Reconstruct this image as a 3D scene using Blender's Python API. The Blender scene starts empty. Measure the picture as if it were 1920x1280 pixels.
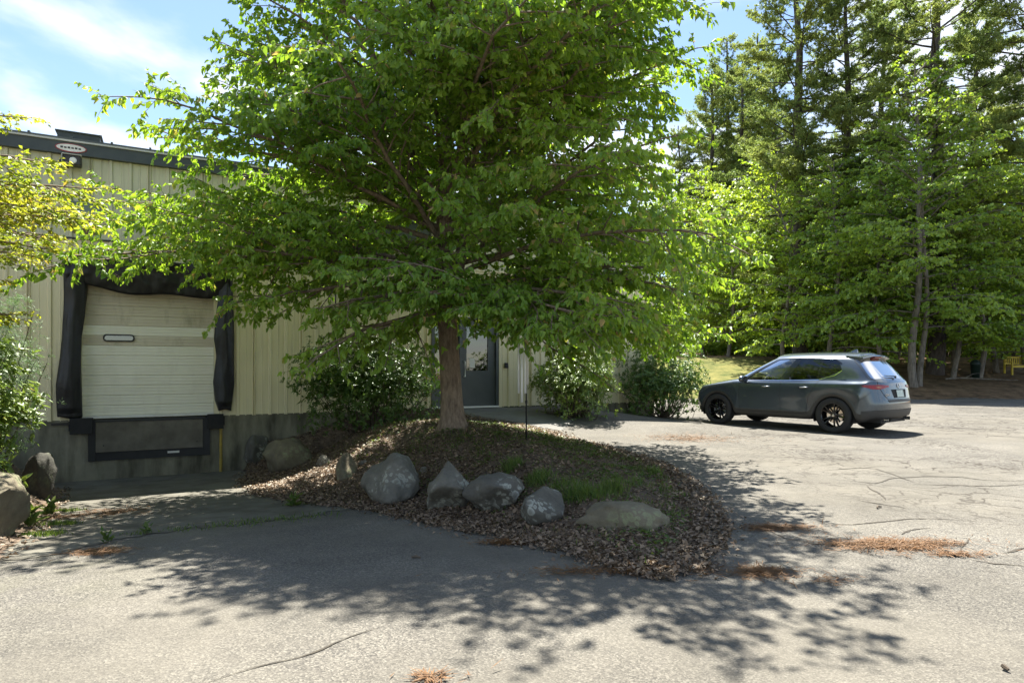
import bpy, math
import numpy as np
from mathutils import Vector, Matrix, noise
from mathutils.bvhtree import BVHTree

R = math.radians
rng = np.random.default_rng(11)
scene = bpy.context.scene
col = scene.collection

# ------------------------------------------------------------------ camera, sky, sun, exposure
CAMZ = 1.32
cam_data = bpy.data.cameras.new('camera')
cam_data.sensor_width = 36.0
cam_data.lens = 22.5
cam_data.shift_y = 50.0 / 1920.0
cam_data.clip_start = 0.05
cam_data.clip_end = 3000.0
cam = bpy.data.objects.new('camera', cam_data)
cam.location = (0, 0, CAMZ)
cam.rotation_euler = (R(90), 0, 0)
col.objects.link(cam)
scene.camera = cam

SUN_ELEV, SUN_ROT = R(63.0), R(-1.4)
world = bpy.data.worlds.new('World')
scene.world = world
world.use_nodes = True
wn, wl = world.node_tree.nodes, world.node_tree.links
wn.clear()
w_out = wn.new('ShaderNodeOutputWorld')
w_bg = wn.new('ShaderNodeBackground')
w_bg.inputs['Strength'].default_value = 0.067
sky = wn.new('ShaderNodeTexSky')
sky.sky_type = 'NISHITA'
sky.sun_disc = False
sky.sun_elevation = SUN_ELEV
sky.sun_rotation = SUN_ROT
sky.altitude = 100
sky.air_density = 1.0
sky.dust_density = 0.3
sky.ozone_density = 2.0
tc = wn.new('ShaderNodeTexCoord')
sep = wn.new('ShaderNodeSeparateXYZ')
wl.new(tc.outputs['Generated'], sep.inputs[0])
zden = wn.new('ShaderNodeMath'); zden.operation = 'MAXIMUM'; zden.inputs[1].default_value = 0.0
wl.new(sep.outputs['Z'], zden.inputs[0])
zadd = wn.new('ShaderNodeMath'); zadd.operation = 'ADD'; zadd.inputs[1].default_value = 0.16
wl.new(zden.outputs[0], zadd.inputs[0])
vdiv = wn.new('ShaderNodeVectorMath'); vdiv.operation = 'DIVIDE'
zc = wn.new('ShaderNodeCombineXYZ')
for k in range(3):
    wl.new(zadd.outputs[0], zc.inputs[k])
wl.new(tc.outputs['Generated'], vdiv.inputs[0]); wl.new(zc.outputs[0], vdiv.inputs[1])
cmap = wn.new('ShaderNodeMapping'); cmap.inputs['Location'].default_value = (1.35, 0.2, 0.0)
wl.new(vdiv.outputs[0], cmap.inputs['Vector'])
cn = wn.new('ShaderNodeTexNoise'); cn.inputs['Scale'].default_value = 1.5; cn.inputs['Detail'].default_value = 7
cn.inputs['Roughness'].default_value = 0.52; cn.inputs['Distortion'].default_value = 0.15
wl.new(cmap.outputs[0], cn.inputs['Vector'])
cr = wn.new('ShaderNodeMapRange'); cr.inputs['From Min'].default_value = 0.44; cr.inputs['From Max'].default_value = 0.66
cr.interpolation_type = 'SMOOTHSTEP'
wl.new(cn.outputs['Fac'], cr.inputs['Value'])
cmix = wn.new('ShaderNodeMix'); cmix.data_type = 'RGBA'
wl.new(cr.outputs['Result'], cmix.inputs['Factor'])
wl.new(sky.outputs[0], cmix.inputs['A'])
cmix.inputs['B'].default_value = (5.6, 5.75, 6.0, 1)
wl.new(cmix.outputs['Result'], w_bg.inputs['Color'])
wl.new(w_bg.outputs[0], w_out.inputs[0])

sun_data = bpy.data.lights.new('sun', 'SUN')
sun_data.energy = 5.0
sun_data.angle = R(0.53)
sun_data.color = (1.0, 0.955, 0.88)
sun = bpy.data.objects.new('sun', sun_data)
sdir = Vector((0.0125, -0.51, -1.0)).normalized()
sun.rotation_euler = sdir.to_track_quat('-Z', 'Y').to_euler()
sun.location = (0, 20, 40)
col.objects.link(sun)

scene.view_settings.view_transform = 'Standard'
scene.view_settings.look = 'None'
scene.view_settings.gamma = 1.0
scene.view_settings.use_curve_mapping = False
scene.view_settings.exposure = 1.87
scene.render.engine = 'CYCLES'
scene.cycles.max_bounces = 7
scene.cycles.diffuse_bounces = 4
scene.cycles.glossy_bounces = 3
scene.cycles.transmission_bounces = 6
scene.cycles.transparent_max_bounces = 6
scene.cycles.use_denoising = True


# ------------------------------------------------------------------ helpers
def tag(o, label=None, cat=None, group=None, kind=None):
    if label: o['label'] = label
    if cat: o['category'] = cat
    if group: o['group'] = group
    if kind: o['kind'] = kind
    return o


def empty(name, loc=(0, 0, 0), rz=0.0):
    o = bpy.data.objects.new(name, None)
    o.empty_display_size = 0.2
    o.location = loc
    o.rotation_euler = (0, 0, rz)
    col.objects.link(o)
    return o


def link(name, me, mats=None, parent=None, loc=None, rot=None, smooth=False):
    o = bpy.data.objects.new(name, me)
    if mats is not None and len(me.materials) == 0:
        for m in (mats if isinstance(mats, (list, tuple)) else [mats]):
            me.materials.append(m)
    if loc is not None: o.location = loc
    if rot is not None: o.rotation_euler = rot
    col.objects.link(o)
    if parent is not None: o.parent = parent
    if smooth: me.polygons.foreach_set('use_smooth', [True] * len(me.polygons))
    return o


def raw_mesh(name, V, F, rnd=None, smooth=False):
    """V (N,3) array, F (M,k) int array of equal-sized faces; optional per-face random value"""
    V = np.asarray(V, np.float32); F = np.asarray(F, np.int32)
    me = bpy.data.meshes.new(name)
    k = F.shape[1]; m = F.shape[0]
    me.vertices.add(len(V)); me.vertices.foreach_set('co', V.ravel())
    me.loops.add(m * k); me.loops.foreach_set('vertex_index', F.ravel())
    me.polygons.add(m)
    me.polygons.foreach_set('loop_start', np.arange(0, m * k, k, dtype=np.int32))
    if smooth: me.polygons.foreach_set('use_smooth', np.ones(m, dtype=bool))
    if rnd is not None:
        a = me.attributes.new('rnd', 'FLOAT', 'FACE')
        a.data.foreach_set('value', np.asarray(rnd, np.float32))
    me.update(calc_edges=True)
    return me


class MB:
    """collects polygons of one mesh"""
    def __init__(s): s.v = []; s.f = []; s.mi = []; s.cur = 0
    def add(s, vs, fs):
        b = len(s.v); s.v += [tuple(v) for v in vs]
        s.f += [tuple(b + i for i in f) for f in fs]; s.mi += [s.cur] * len(fs)
    def box(s, x0, x1, y0, y1, z0, z1):
        if x0 > x1: x0, x1 = x1, x0
        if y0 > y1: y0, y1 = y1, y0
        if z0 > z1: z0, z1 = z1, z0
        s.add([(x0, y0, z0), (x1, y0, z0), (x1, y1, z0), (x0, y1, z0), (x0, y0, z1), (x1, y0, z1), (x1, y1, z1), (x0, y1, z1)],
              [(0, 3, 2, 1), (4, 5, 6, 7), (0, 1, 5, 4), (1, 2, 6, 5), (2, 3, 7, 6), (3, 0, 4, 7)])
    def tube(s, pts, rad, k=8, cap=True):
        pts = np.asarray(pts, float); n = len(pts)
        rad = np.full(n, rad) if np.isscalar(rad) else np.asarray(rad)
        V, F = tube_arrays(pts, rad, k)
        fs = [tuple(f) for f in F]
        if cap: fs += [tuple(range(k))[::-1], tuple(range((n - 1) * k, n * k))]
        s.add(V, fs)
    def lathe(s, prof, k=24, axis='z', c=(0, 0, 0), closed=False):
        """prof: list of (radius, height)"""
        vs = []; n = len(prof)
        for r, h in prof:
            for i in range(k):
                a = 2 * math.pi * i / k
                p = (r * math.cos(a), r * math.sin(a), h)
                if axis == 'y': p = (p[0], h, p[1])
                if axis == 'x': p = (h, p[0], p[1])
                vs.append((p[0] + c[0], p[1] + c[1], p[2] + c[2]))
        fs = []
        for j in range(n if closed else n - 1):
            j2 = (j + 1) % n
            for i in range(k):
                fs.append((j * k + i, j * k + (i + 1) % k, j2 * k + (i + 1) % k, j2 * k + i))
        s.add(vs, fs)
    def prism(s, poly, y0, y1, plane='xz'):
        n = len(poly)
        def P(p, d):
            return (p[0], d, p[1]) if plane == 'xz' else ((p[0], p[1], d) if plane == 'xy' else (d, p[0], p[1]))
        s.add([P(p, y0) for p in poly] + [P(p, y1) for p in poly],
              [tuple(range(n)), tuple(range(2 * n - 1, n - 1, -1))] + [(i, n + i, n + (i + 1) % n, (i + 1) % n) for i in range(n)])
    def mesh(s, name, smooth=False, bevel=0.0):
        me = bpy.data.meshes.new(name); me.from_pydata(s.v, [], s.f)
        if any(s.mi): me.polygons.foreach_set('material_index', s.mi)
        import bmesh
        bm = bmesh.new(); bm.from_mesh(me)
        bmesh.ops.recalc_face_normals(bm, faces=bm.faces[:])
        if bevel > 0:
            es = [e for e in bm.edges if len(e.link_faces) == 2 and e.calc_face_angle(0) > 0.6]
            bmesh.ops.bevel(bm, geom=es, offset=bevel, segments=2, profile=0.6, affect='EDGES', clamp_overlap=True)
        bm.to_mesh(me); bm.free()
        if smooth: me.polygons.foreach_set('use_smooth', [True] * len(me.polygons))
        return me
    def build(s, name, mats, parent=None, smooth=False, bevel=0.0, loc=None, rot=None):
        return link(name, s.mesh(name, smooth, bevel), mats, parent, loc, rot)


def frames(pts):
    T = np.gradient(pts, axis=0); T /= np.maximum(np.linalg.norm(T, axis=1, keepdims=True), 1e-9)
    up = np.array([0, 0, 1.0]) if abs(T[0, 2]) < 0.9 else np.array([1.0, 0, 0])
    A = np.cross(T, up); A /= np.maximum(np.linalg.norm(A, axis=1, keepdims=True), 1e-9)
    B = np.cross(A, T)
    return T, A, B


def tube_arrays(pts, rad, k):
    n = len(pts); T, A, B = frames(pts)
    ang = np.arange(k) * 2 * np.pi / k
    V = pts[:, None, :] + rad[:, None, None] * (np.cos(ang)[None, :, None] * A[:, None, :] + np.sin(ang)[None, :, None] * B[:, None, :])
    i = np.arange(n - 1)[:, None] * k; j = np.arange(k)[None, :]; j2 = (j + 1) % k
    F = np.stack([i + j, i + j2, i + k + j2, i + k + j], -1).reshape(-1, 4)
    return V.reshape(-1, 3), F


def tubes_mesh(name, paths, sides):
    Vs, Fs, b = [], [], 0
    for (p, r), k in zip(paths, sides):
        V, F = tube_arrays(np.asarray(p, float), np.asarray(r, float), k)
        Vs.append(V); Fs.append(F + b); b += len(V)
    return raw_mesh(name, np.concatenate(Vs), np.concatenate(Fs), smooth=True)


def unit(v): return v / np.maximum(np.linalg.norm(v, axis=-1, keepdims=True), 1e-9)


def leaves_mesh(name, C, D, N, ln, wd, rnd, fold=0.25, simple=False, bend=0.15):
    """leaf blades: base C, axis D, normal N; 2 quads each (or one folded rhomb)"""
    D = unit(D); S = unit(np.cross(D, N)); N = np.cross(S, D)
    ln = np.broadcast_to(ln, (len(C),))[:, None]; wd = np.broadcast_to(wd, (len(C),))[:, None]
    tip = C + D * ln - N * ln * bend
    if simple:
        l = C + D * ln * 0.45 + S * wd * 0.5 + N * wd * fold
        r = C + D * ln * 0.45 - S * wd * 0.5 + N * wd * fold
        V = np.stack([C, l, tip, r], 1).reshape(-1, 3)
        F = (np.arange(len(C)) * 4)[:, None] + np.array([[0, 1, 2, 3]])
        return raw_mesh(name, V, F, rnd)
    l1 = C + D * ln * 0.28 + S * wd * 0.5 + N * wd * fold
    l2 = C + D * ln * 0.66 + S * wd * 0.36 + N * (wd * fold * 0.7 - ln * bend * 0.4)
    r1 = C + D * ln * 0.28 - S * wd * 0.5 + N * wd * fold
    r2 = C + D * ln * 0.66 - S * wd * 0.36 + N * (wd * fold * 0.7 - ln * bend * 0.4)
    V = np.stack([C, l1, l2, tip, r2, r1], 1).reshape(-1, 3)
    b = (np.arange(len(C)) * 6)[:, None]
    F = np.concatenate([b + np.array([[0, 1, 2, 3]]), b + np.array([[0, 3, 4, 5]])], 1).reshape(-1, 4)
    return raw_mesh(name, V, F, np.repeat(rnd, 2))


def sm(a, b, x):
    t = np.clip((np.asarray(x, float) - a) / (b - a), 0, 1); return t * t * (3 - 2 * t)


# ------------------------------------------------------------------ materials
def nmat(name):
    m = bpy.data.materials.new(name); m.use_nodes = True
    nt = m.node_tree; b = nt.nodes['Principled BSDF']
    return m, nt.nodes, nt.links, b


def nd(N, t, **kw):
    n = N.new(t)
    for k, v in kw.items():
        if hasattr(n, k): setattr(n, k, v)
        else: n.inputs[k.replace('_', ' ')].default_value = v
    return n


def c4(c): return (c[0], c[1], c[2], 1.0)


def pmat(name, c1, c2=None, scale=6.0, rough=0.6, metal=0.0, bump=0.0, bscale=None, detail=5, coat=0.0, stretch=None, lo=0.35, hi=0.65, spec=None):
    m, N, Lk, b = nmat(name)
    b.inputs['Roughness'].default_value = rough; b.inputs['Metallic'].default_value = metal
    if coat: b.inputs['Coat Weight'].default_value = coat; b.inputs['Coat Roughness'].default_value = 0.04
    if spec is not None: b.inputs['Specular IOR Level'].default_value = spec
    c2 = c2 or tuple(x * 0.8 for x in c1)
    t = nd(N, 'ShaderNodeTexCoord')
    vec = t.outputs['Object']
    if stretch:
        mp = nd(N, 'ShaderNodeMapping'); mp.inputs['Scale'].default_value = stretch
        Lk.new(vec, mp.inputs['Vector']); vec = mp.outputs[0]
    n = nd(N, 'ShaderNodeTexNoise', Scale=scale, Detail=detail, Roughness=0.6)
    Lk.new(vec, n.inputs['Vector'])
    mr = nd(N, 'ShaderNodeMapRange'); mr.inputs['From Min'].default_value = lo; mr.inputs['From Max'].default_value = hi
    Lk.new(n.outputs['Fac'], mr.inputs['Value'])
    mx = nd(N, 'ShaderNodeMix', data_type='RGBA'); mx.inputs['A'].default_value = c4(c1); mx.inputs['B'].default_value = c4(c2)
    Lk.new(mr.outputs['Result'], mx.inputs['Factor']); Lk.new(mx.outputs['Result'], b.inputs['Base Color'])
    if bump:
        n2 = nd(N, 'ShaderNodeTexNoise', Scale=bscale or scale * 4, Detail=6); Lk.new(vec, n2.inputs['Vector'])
        bp = nd(N, 'ShaderNodeBump', Strength=bump, Distance=0.02); Lk.new(n2.outputs['Fac'], bp.inputs['Height'])
        Lk.new(bp.outputs[0], b.inputs['Normal'])
    return m


def leaf_mat(name, ca, cb, tcol, trans=0.42, gloss=0.10, rough=0.5, tip=None):
    m = bpy.data.materials.new(name); m.use_nodes = True
    N, Lk = m.node_tree.nodes, m.node_tree.links; N.clear()
    out = nd(N, 'ShaderNodeOutputMaterial')
    at = nd(N, 'ShaderNodeAttribute', attribute_name='rnd')
    ra = nd(N, 'ShaderNodeValToRGB')
    ra.color_ramp.elements[0].color = c4(ca); ra.color_ramp.elements[1].color = c4(cb); ra.color_ramp.elements[1].position = 0.93
    if tip:
        e = ra.color_ramp.elements.new(0.985); e.color = c4(tip)
    Lk.new(at.outputs['Fac'], ra.inputs[0])
    df = nd(N, 'ShaderNodeBsdfDiffuse'); Lk.new(ra.outputs[0], df.inputs['Color'])
    tm = nd(N, 'ShaderNodeMix', data_type='RGBA', blend_type='MULTIPLY'); tm.inputs['Factor'].default_value = 1.0
    Lk.new(ra.outputs[0], tm.inputs['A']); tm.inputs['B'].default_value = c4(tcol)
    tr = nd(N, 'ShaderNodeBsdfTranslucent'); Lk.new(tm.outputs['Result'], tr.inputs['Color'])
    m1 = nd(N, 'ShaderNodeMixShader'); m1.inputs[0].default_value = trans
    Lk.new(df.outputs[0], m1.inputs[1]); Lk.new(tr.outputs[0], m1.inputs[2])
    gl = nd(N, 'ShaderNodeBsdfGlossy'); gl.inputs['Roughness'].default_value = rough; gl.inputs['Color'].default_value = (0.9, 0.95, 0.9, 1)
    m2 = nd(N, 'ShaderNodeMixShader')
    fr = nd(N, 'ShaderNodeFresnel'); fr.inputs['IOR'].default_value = 1.4
    mu = nd(N, 'ShaderNodeMath', operation='MULTIPLY'); mu.inputs[1].default_value = gloss * 10
    Lk.new(fr.outputs[0], mu.inputs[0])
    mn = nd(N, 'ShaderNodeMath', operation='MINIMUM'); mn.inputs[1].default_value = 0.06
    Lk.new(mu.outputs[0], mn.inputs[0]); Lk.new(mn.outputs[0], m2.inputs[0])
    Lk.new(m1.outputs[0], m2.inputs[1]); Lk.new(gl.outputs[0], m2.inputs[2])
    Lk.new(m2.outputs[0], out.inputs[0])
    return m


def asphalt_mat():
    m, N, Lk, b = nmat('asphalt')
    t = nd(N, 'ShaderNodeTexCoord'); P = t.outputs['Object']
    def noi(s, d=4, r=0.6):
        n = nd(N, 'ShaderNodeTexNoise', Scale=s, Detail=d, Roughness=r); Lk.new(P, n.inputs['Vector']); return n.outputs['Fac']
    def rng_(v, a, c, lo=0.0, hi=1.0):
        r = nd(N, 'ShaderNodeMapRange'); r.inputs['From Min'].default_value = a; r.inputs['From Max'].default_value = c
        r.inputs['To Min'].default_value = lo; r.inputs['To Max'].default_value = hi; Lk.new(v, r.inputs['Value']); return r.outputs['Result']
    def mix(f, A, B, bt='MIX'):
        x = nd(N, 'ShaderNodeMix', data_type='RGBA', blend_type=bt)
        if isinstance(f, float): x.inputs['Factor'].default_value = f
        else: Lk.new(f, x.inputs['Factor'])
        for s, v in (('A', A), ('B', B)):
            if isinstance(v, tuple): x.inputs[s].default_value = c4(v)
            else: Lk.new(v, x.inputs[s])
        return x.outputs['Result']
    # aggregate: stone-by-stone value
    vo = nd(N, 'ShaderNodeTexVoronoi', Scale=120.0); Lk.new(P, vo.inputs['Vector'])
    sepc = nd(N, 'ShaderNodeSeparateColor'); Lk.new(vo.outputs['Color'], sepc.inputs[0])
    stone = nd(N, 'ShaderNodeValToRGB'); cr_ = stone.color_ramp
    cr_.elements[0].color = (0.048, 0.046, 0.040, 1); cr_.elements[0].position = 0.0
    cr_.elements[1].color = (0.225, 0.21, 0.172, 1); cr_.elements[1].position = 1.0
    e = cr_.elements.new(0.3); e.color = (0.094, 0.087, 0.074, 1)
    e = cr_.elements.new(0.72); e.color = (0.138, 0.127, 0.104, 1)
    Lk.new(sepc.outputs[0], stone.inputs[0])
    base = mix(rng_(noi(0.35, 5), 0.38, 0.66), stone.outputs[0], (0.128, 0.116, 0.091))
    vx = nd(N, 'ShaderNodeMix', data_type='RGBA', blend_type='MULTIPLY')
    patch = rng_(noi(0.9, 6, 0.65), 0.3, 0.72, 0.70, 1.20)
    pc = nd(N, 'ShaderNodeCombineColor')
    for k in range(3): Lk.new(patch, pc.inputs[k])
    vx.inputs['Factor'].default_value = 1.0; Lk.new(base, vx.inputs['A']); Lk.new(pc.outputs[0], vx.inputs['B'])
    colr = vx.outputs['Result']
    # large darker oil / damp stains
    colr = mix(rng_(noi(0.22, 6, 0.6), 0.56, 0.72, 0.0, 0.55), colr, (0.085, 0.080, 0.072))
    # mossy film on the left side of the ramp
    sp = nd(N, 'ShaderNodeSeparateXYZ'); Lk.new(P, sp.inputs[0])
    left = rng_(sp.outputs[0], -2.2, -4.6)
    mo = nd(N, 'ShaderNodeMath', operation='MULTIPLY'); Lk.new(left, mo.inputs[0]); Lk.new(rng_(noi(0.8, 5), 0.42, 0.62, 0.0, 0.75), mo.inputs[1])
    colr = mix(mo.outputs[0], colr, (0.17, 0.165, 0.09))
    # alligator cracking in the right-hand field
    dn = nd(N, 'ShaderNodeTexNoise', Scale=1.6, Detail=4); Lk.new(P, dn.inputs['Vector'])
    da = nd(N, 'ShaderNodeMix', data_type='RGBA', blend_type='LINEAR_LIGHT'); da.inputs['Factor'].default_value = 0.55
    Lk.new(P, da.inputs['A']); Lk.new(dn.outputs['Color'], da.inputs['B'])
    for sc, wdt, mlo, mhi, seed in ((1.5, 0.030, 0.44, 0.54, 0.0), (4.5, 0.065, 0.47, 0.57, 7.0)):
        ve = nd(N, 'ShaderNodeTexVoronoi', Scale=sc, feature='DISTANCE_TO_EDGE'); Lk.new(da.outputs['Result'], ve.inputs['Vector'])
        line = rng_(ve.outputs['Distance'], wdt * 0.4, wdt, 1.0, 0.0)
        mp = nd(N, 'ShaderNodeMapping'); mp.inputs['Location'].default_value = (seed, 0, 0); Lk.new(P, mp.inputs['Vector'])
        mn = nd(N, 'ShaderNodeTexNoise', Scale=0.33, Detail=2); Lk.new(mp.outputs[0], mn.inputs['Vector'])
        area = rng_(mn.outputs['Fac'], mlo, mhi)
        rx = rng_(sp.outputs[0], 2.6, 5.0)
        k1 = nd(N, 'ShaderNodeMath', operation='MULTIPLY'); Lk.new(line, k1.inputs[0]); Lk.new(area, k1.inputs[1])
        k2 = nd(N, 'ShaderNodeMath', operation='MULTIPLY'); Lk.new(k1.outputs[0], k2.inputs[0]); Lk.new(rx, k2.inputs[1])
        colr = mix(k2.outputs[0], colr, (0.040, 0.033, 0.024))
    Lk.new(colr, b.inputs['Base Color'])
    b.inputs['Roughness'].default_value = 0.88
    b.inputs['Specular IOR Level'].default_value = 0.3
    bp = nd(N, 'ShaderNodeBump', Strength=0.55, Distance=0.006); Lk.new(vo.outputs['Distance'], bp.inputs['Height'])
    Lk.new(bp.outputs[0], b.inputs['Normal'])
    return m


def ground_mat():
    m, N, Lk, b = nmat('forest_floor_and_lawn')
    t = nd(N, 'ShaderNodeTexCoord'); P = t.outputs['Object']
    n1 = nd(N, 'ShaderNodeTexNoise', Scale=1.6, Detail=9, Roughness=0.78); Lk.new(P, n1.inputs['Vector'])
    n2 = nd(N, 'ShaderNodeTexNoise', Scale=0.25, Detail=4); Lk.new(P, n2.inputs['Vector'])
    fl = nd(N, 'ShaderNodeValToRGB'); Lk.new(n1.outputs['Fac'], fl.inputs[0])
    fl.color_ramp.elements[0].position = 0.35; fl.color_ramp.elements[0].color = (0.05, 0.035, 0.02, 1)
    fl.color_ramp.elements[1].position = 0.7; fl.color_ramp.elements[1].color = (0.26, 0.17, 0.095, 1)
    gr = nd(N, 'ShaderNodeValToRGB'); Lk.new(n1.outputs['Fac'], gr.inputs[0])
    gr.color_ramp.elements[0].position = 0.35; gr.color_ramp.elements[0].color = (0.055, 0.075, 0.02, 1)
    gr.color_ramp.elements[1].position = 0.72; gr.color_ramp.elements[1].color = (0.23, 0.20, 0.065, 1)
    sp = nd(N, 'ShaderNodeSeparateXYZ'); Lk.new(P, sp.inputs[0])
    add = nd(N, 'ShaderNodeMath', operation='MULTIPLY_ADD'); Lk.new(n2.outputs['Fac'], add.inputs[0]); add.inputs[1].default_value = 6.0
    Lk.new(sp.outputs[0], add.inputs[2])
    mx_ = nd(N, 'ShaderNodeMapRange'); mx_.inputs['From Min'].default_value = 17.0; mx_.inputs['From Max'].default_value = 19.5
    Lk.new(add.outputs[0], mx_.inputs['Value'])
    ady = nd(N, 'ShaderNodeMath', operation='MULTIPLY_ADD'); Lk.new(n2.outputs['Fac'], ady.inputs[0]); ady.inputs[1].default_value = 6.0
    Lk.new(sp.outputs[1], ady.inputs[2])
    my_ = nd(N, 'ShaderNodeMapRange'); my_.inputs['From Min'].default_value = 41.0; my_.inputs['From Max'].default_value = 43.0
    Lk.new(ady.outputs[0], my_.inputs['Value'])
    mm = nd(N, 'ShaderNodeMath', operation='MAXIMUM'); Lk.new(mx_.outputs['Result'], mm.inputs[0]); Lk.new(my_.outputs['Result'], mm.inputs[1])
    mix = nd(N, 'ShaderNodeMix', data_type='RGBA'); Lk.new(mm.outputs[0], mix.inputs['Factor'])
    Lk.new(gr.outputs[0], mix.inputs['A']); Lk.new(fl.outputs[0], mix.inputs['B'])
    Lk.new(mix.outputs['Result'], b.inputs['Base Color'])
    b.inputs['Roughness'].default_value = 0.95; b.inputs['Specular IOR Level'].default_value = 0.1
    bp = nd(N, 'ShaderNodeBump', Strength=0.8, Distance=0.08); Lk.new(n1.outputs['Fac'], bp.inputs['Height']); Lk.new(bp.outputs[0], b.inputs['Normal'])
    return m


def siding_mat(name, c1, c2, streak, stretch=(9.0, 9.0, 0.35)):
    """painted metal siding: vertical dirt streaks, chalky fading"""
    m, N, Lk, b = nmat(name)
    t = nd(N, 'ShaderNodeNewGeometry'); P = t.outputs['Position']
    mp = nd(N, 'ShaderNodeMapping'); mp.inputs['Scale'].default_value = stretch; Lk.new(P, mp.inputs['Vector'])
    n1 = nd(N, 'ShaderNodeTexNoise', Scale=1.6, Detail=6, Roughness=0.65); Lk.new(mp.outputs[0], n1.inputs['Vector'])
    n2 = nd(N, 'ShaderNodeTexNoise', Scale=0.9, Detail=5); Lk.new(P, n2.inputs['Vector'])
    a = nd(N, 'ShaderNodeMapRange'); a.inputs['From Min'].default_value = 0.35; a.inputs['From Max'].default_value = 0.68; Lk.new(n2.outputs['Fac'], a.inputs['Value'])
    x = nd(N, 'ShaderNodeMix', data_type='RGBA'); x.inputs['A'].default_value = c4(c1); x.inputs['B'].default_value = c4(c2); Lk.new(a.outputs['Result'], x.inputs['Factor'])
    s = nd(N, 'ShaderNodeMapRange'); s.inputs['From Min'].default_value = 0.52; s.inputs['From Max'].default_value = 0.75; s.inputs['To Max'].default_value = streak
    Lk.new(n1.outputs['Fac'], s.inputs['Value'])
    y = nd(N, 'ShaderNodeMix', data_type='RGBA'); Lk.new(s.outputs['Result'], y.inputs['Factor']); Lk.new(x.outputs['Result'], y.inputs['A'])
    y.inputs['B'].default_value = (0.20, 0.18, 0.11, 1)
    Lk.new(y.outputs['Result'], b.inputs['Base Color'])
    b.inputs['Roughness'].default_value = 0.5; b.inputs['Specular IOR Level'].default_value = 0.35
    return m


def rock_mat(name, base, lichen, amount):
    m, N, Lk, b = nmat(name)
    t = nd(N, 'ShaderNodeTexCoord'); P = t.outputs['Object']
    n1 = nd(N, 'ShaderNodeTexNoise', Scale=5.0, Detail=8, Roughness=0.7); Lk.new(P, n1.inputs['Vector'])
    r = nd(N, 'ShaderNodeValToRGB'); Lk.new(n1.outputs['Fac'], r.inputs[0])
    r.color_ramp.elements[0].position = 0.3; r.color_ramp.elements[0].color = c4(tuple(x * 0.5 for x in base))
    r.color_ramp.elements[1].position = 0.72; r.color_ramp.elements[1].color = c4(base)
    dn = nd(N, 'ShaderNodeTexNoise', Scale=7.0, Detail=3); Lk.new(P, dn.inputs['Vector'])
    da = nd(N, 'ShaderNodeMix', data_type='RGBA', blend_type='LINEAR_LIGHT'); da.inputs['Factor'].default_value = 0.06
    Lk.new(P, da.inputs['A']); Lk.new(dn.outputs['Color'], da.inputs['B'])
    cols = r.outputs[0]
    for sc, lo, hi in ((9.0, 0.14, 0.30), (17.0, 0.0, 0.33)):
        v = nd(N, 'ShaderNodeTexVoronoi', Scale=sc); Lk.new(da.outputs['Result'], v.inputs['Vector'])
        ring = nd(N, 'ShaderNodeValToRGB'); Lk.new(v.outputs['Distance'], ring.inputs[0])
        el = ring.color_ramp.elements
        el[0].position = lo; el[0].color = (0.35, 0.35, 0.35, 1) ; el[1].position = hi + 0.1; el[1].color = (0, 0, 0, 1)
        e = el.new(hi); e.color = (1, 1, 1, 1)
        m3 = nd(N, 'ShaderNodeTexNoise', Scale=2.6, Detail=3); Lk.new(P, m3.inputs['Vector'])
        a = nd(N, 'ShaderNodeMapRange'); a.inputs['From Min'].default_value = 0.5; a.inputs['From Max'].default_value = 0.62; a.inputs['To Max'].default_value = amount; Lk.new(m3.outputs['Fac'], a.inputs['Value'])
        mu = nd(N, 'ShaderNodeMath', operation='MULTIPLY'); Lk.new(ring.outputs[0], mu.inputs[0]); Lk.new(a.outputs['Result'], mu.inputs[1])
        x = nd(N, 'ShaderNodeMix', data_type='RGBA'); Lk.new(mu.outputs[0], x.inputs['Factor']); Lk.new(cols, x.inputs['A']); x.inputs['B'].default_value = c4(lichen)
        cols = x.outputs['Result']
    Lk.new(cols, b.inputs['Base Color'])
    b.inputs['Roughness'].default_value = 0.9
    n4 = nd(N, 'ShaderNodeTexNoise', Scale=22.0, Detail=8, Roughness=0.65); Lk.new(P, n4.inputs['Vector'])
    bp = nd(N, 'ShaderNodeBump', Strength=0.7, Distance=0.02); Lk.new(n4.outputs['Fac'], bp.inputs['Height']); Lk.new(bp.outputs[0], b.inputs['Normal'])
    return m


def bark_mat(name, c1, c2, scale=14.0):
    m, N, Lk, b = nmat(name)
    t = nd(N, 'ShaderNodeTexCoord'); P = t.outputs['Object']
    mp = nd(N, 'ShaderNodeMapping'); mp.inputs['Scale'].default_value = (1, 1, 0.28); Lk.new(P, mp.inputs['Vector'])
    n1 = nd(N, 'ShaderNodeTexNoise', Scale=scale, Detail=8, Roughness=0.7); Lk.new(mp.outputs[0], n1.inputs['Vector'])
    r = nd(N, 'ShaderNodeValToRGB'); Lk.new(n1.outputs['Fac'], r.inputs[0])
    r.color_ramp.elements[0].position = 0.36; r.color_ramp.elements[0].color = c4(c1)
    r.color_ramp.elements[1].position = 0.66; r.color_ramp.elements[1].color = c4(c2)
    Lk.new(r.outputs[0], b.inputs['Base Color']); b.inputs['Roughness'].default_value = 0.9
    bp = nd(N, 'ShaderNodeBump', Strength=0.9, Distance=0.02); Lk.new(n1.outputs['Fac'], bp.inputs['Height']); Lk.new(bp.outputs[0], b.inputs['Normal'])
    return m


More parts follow.
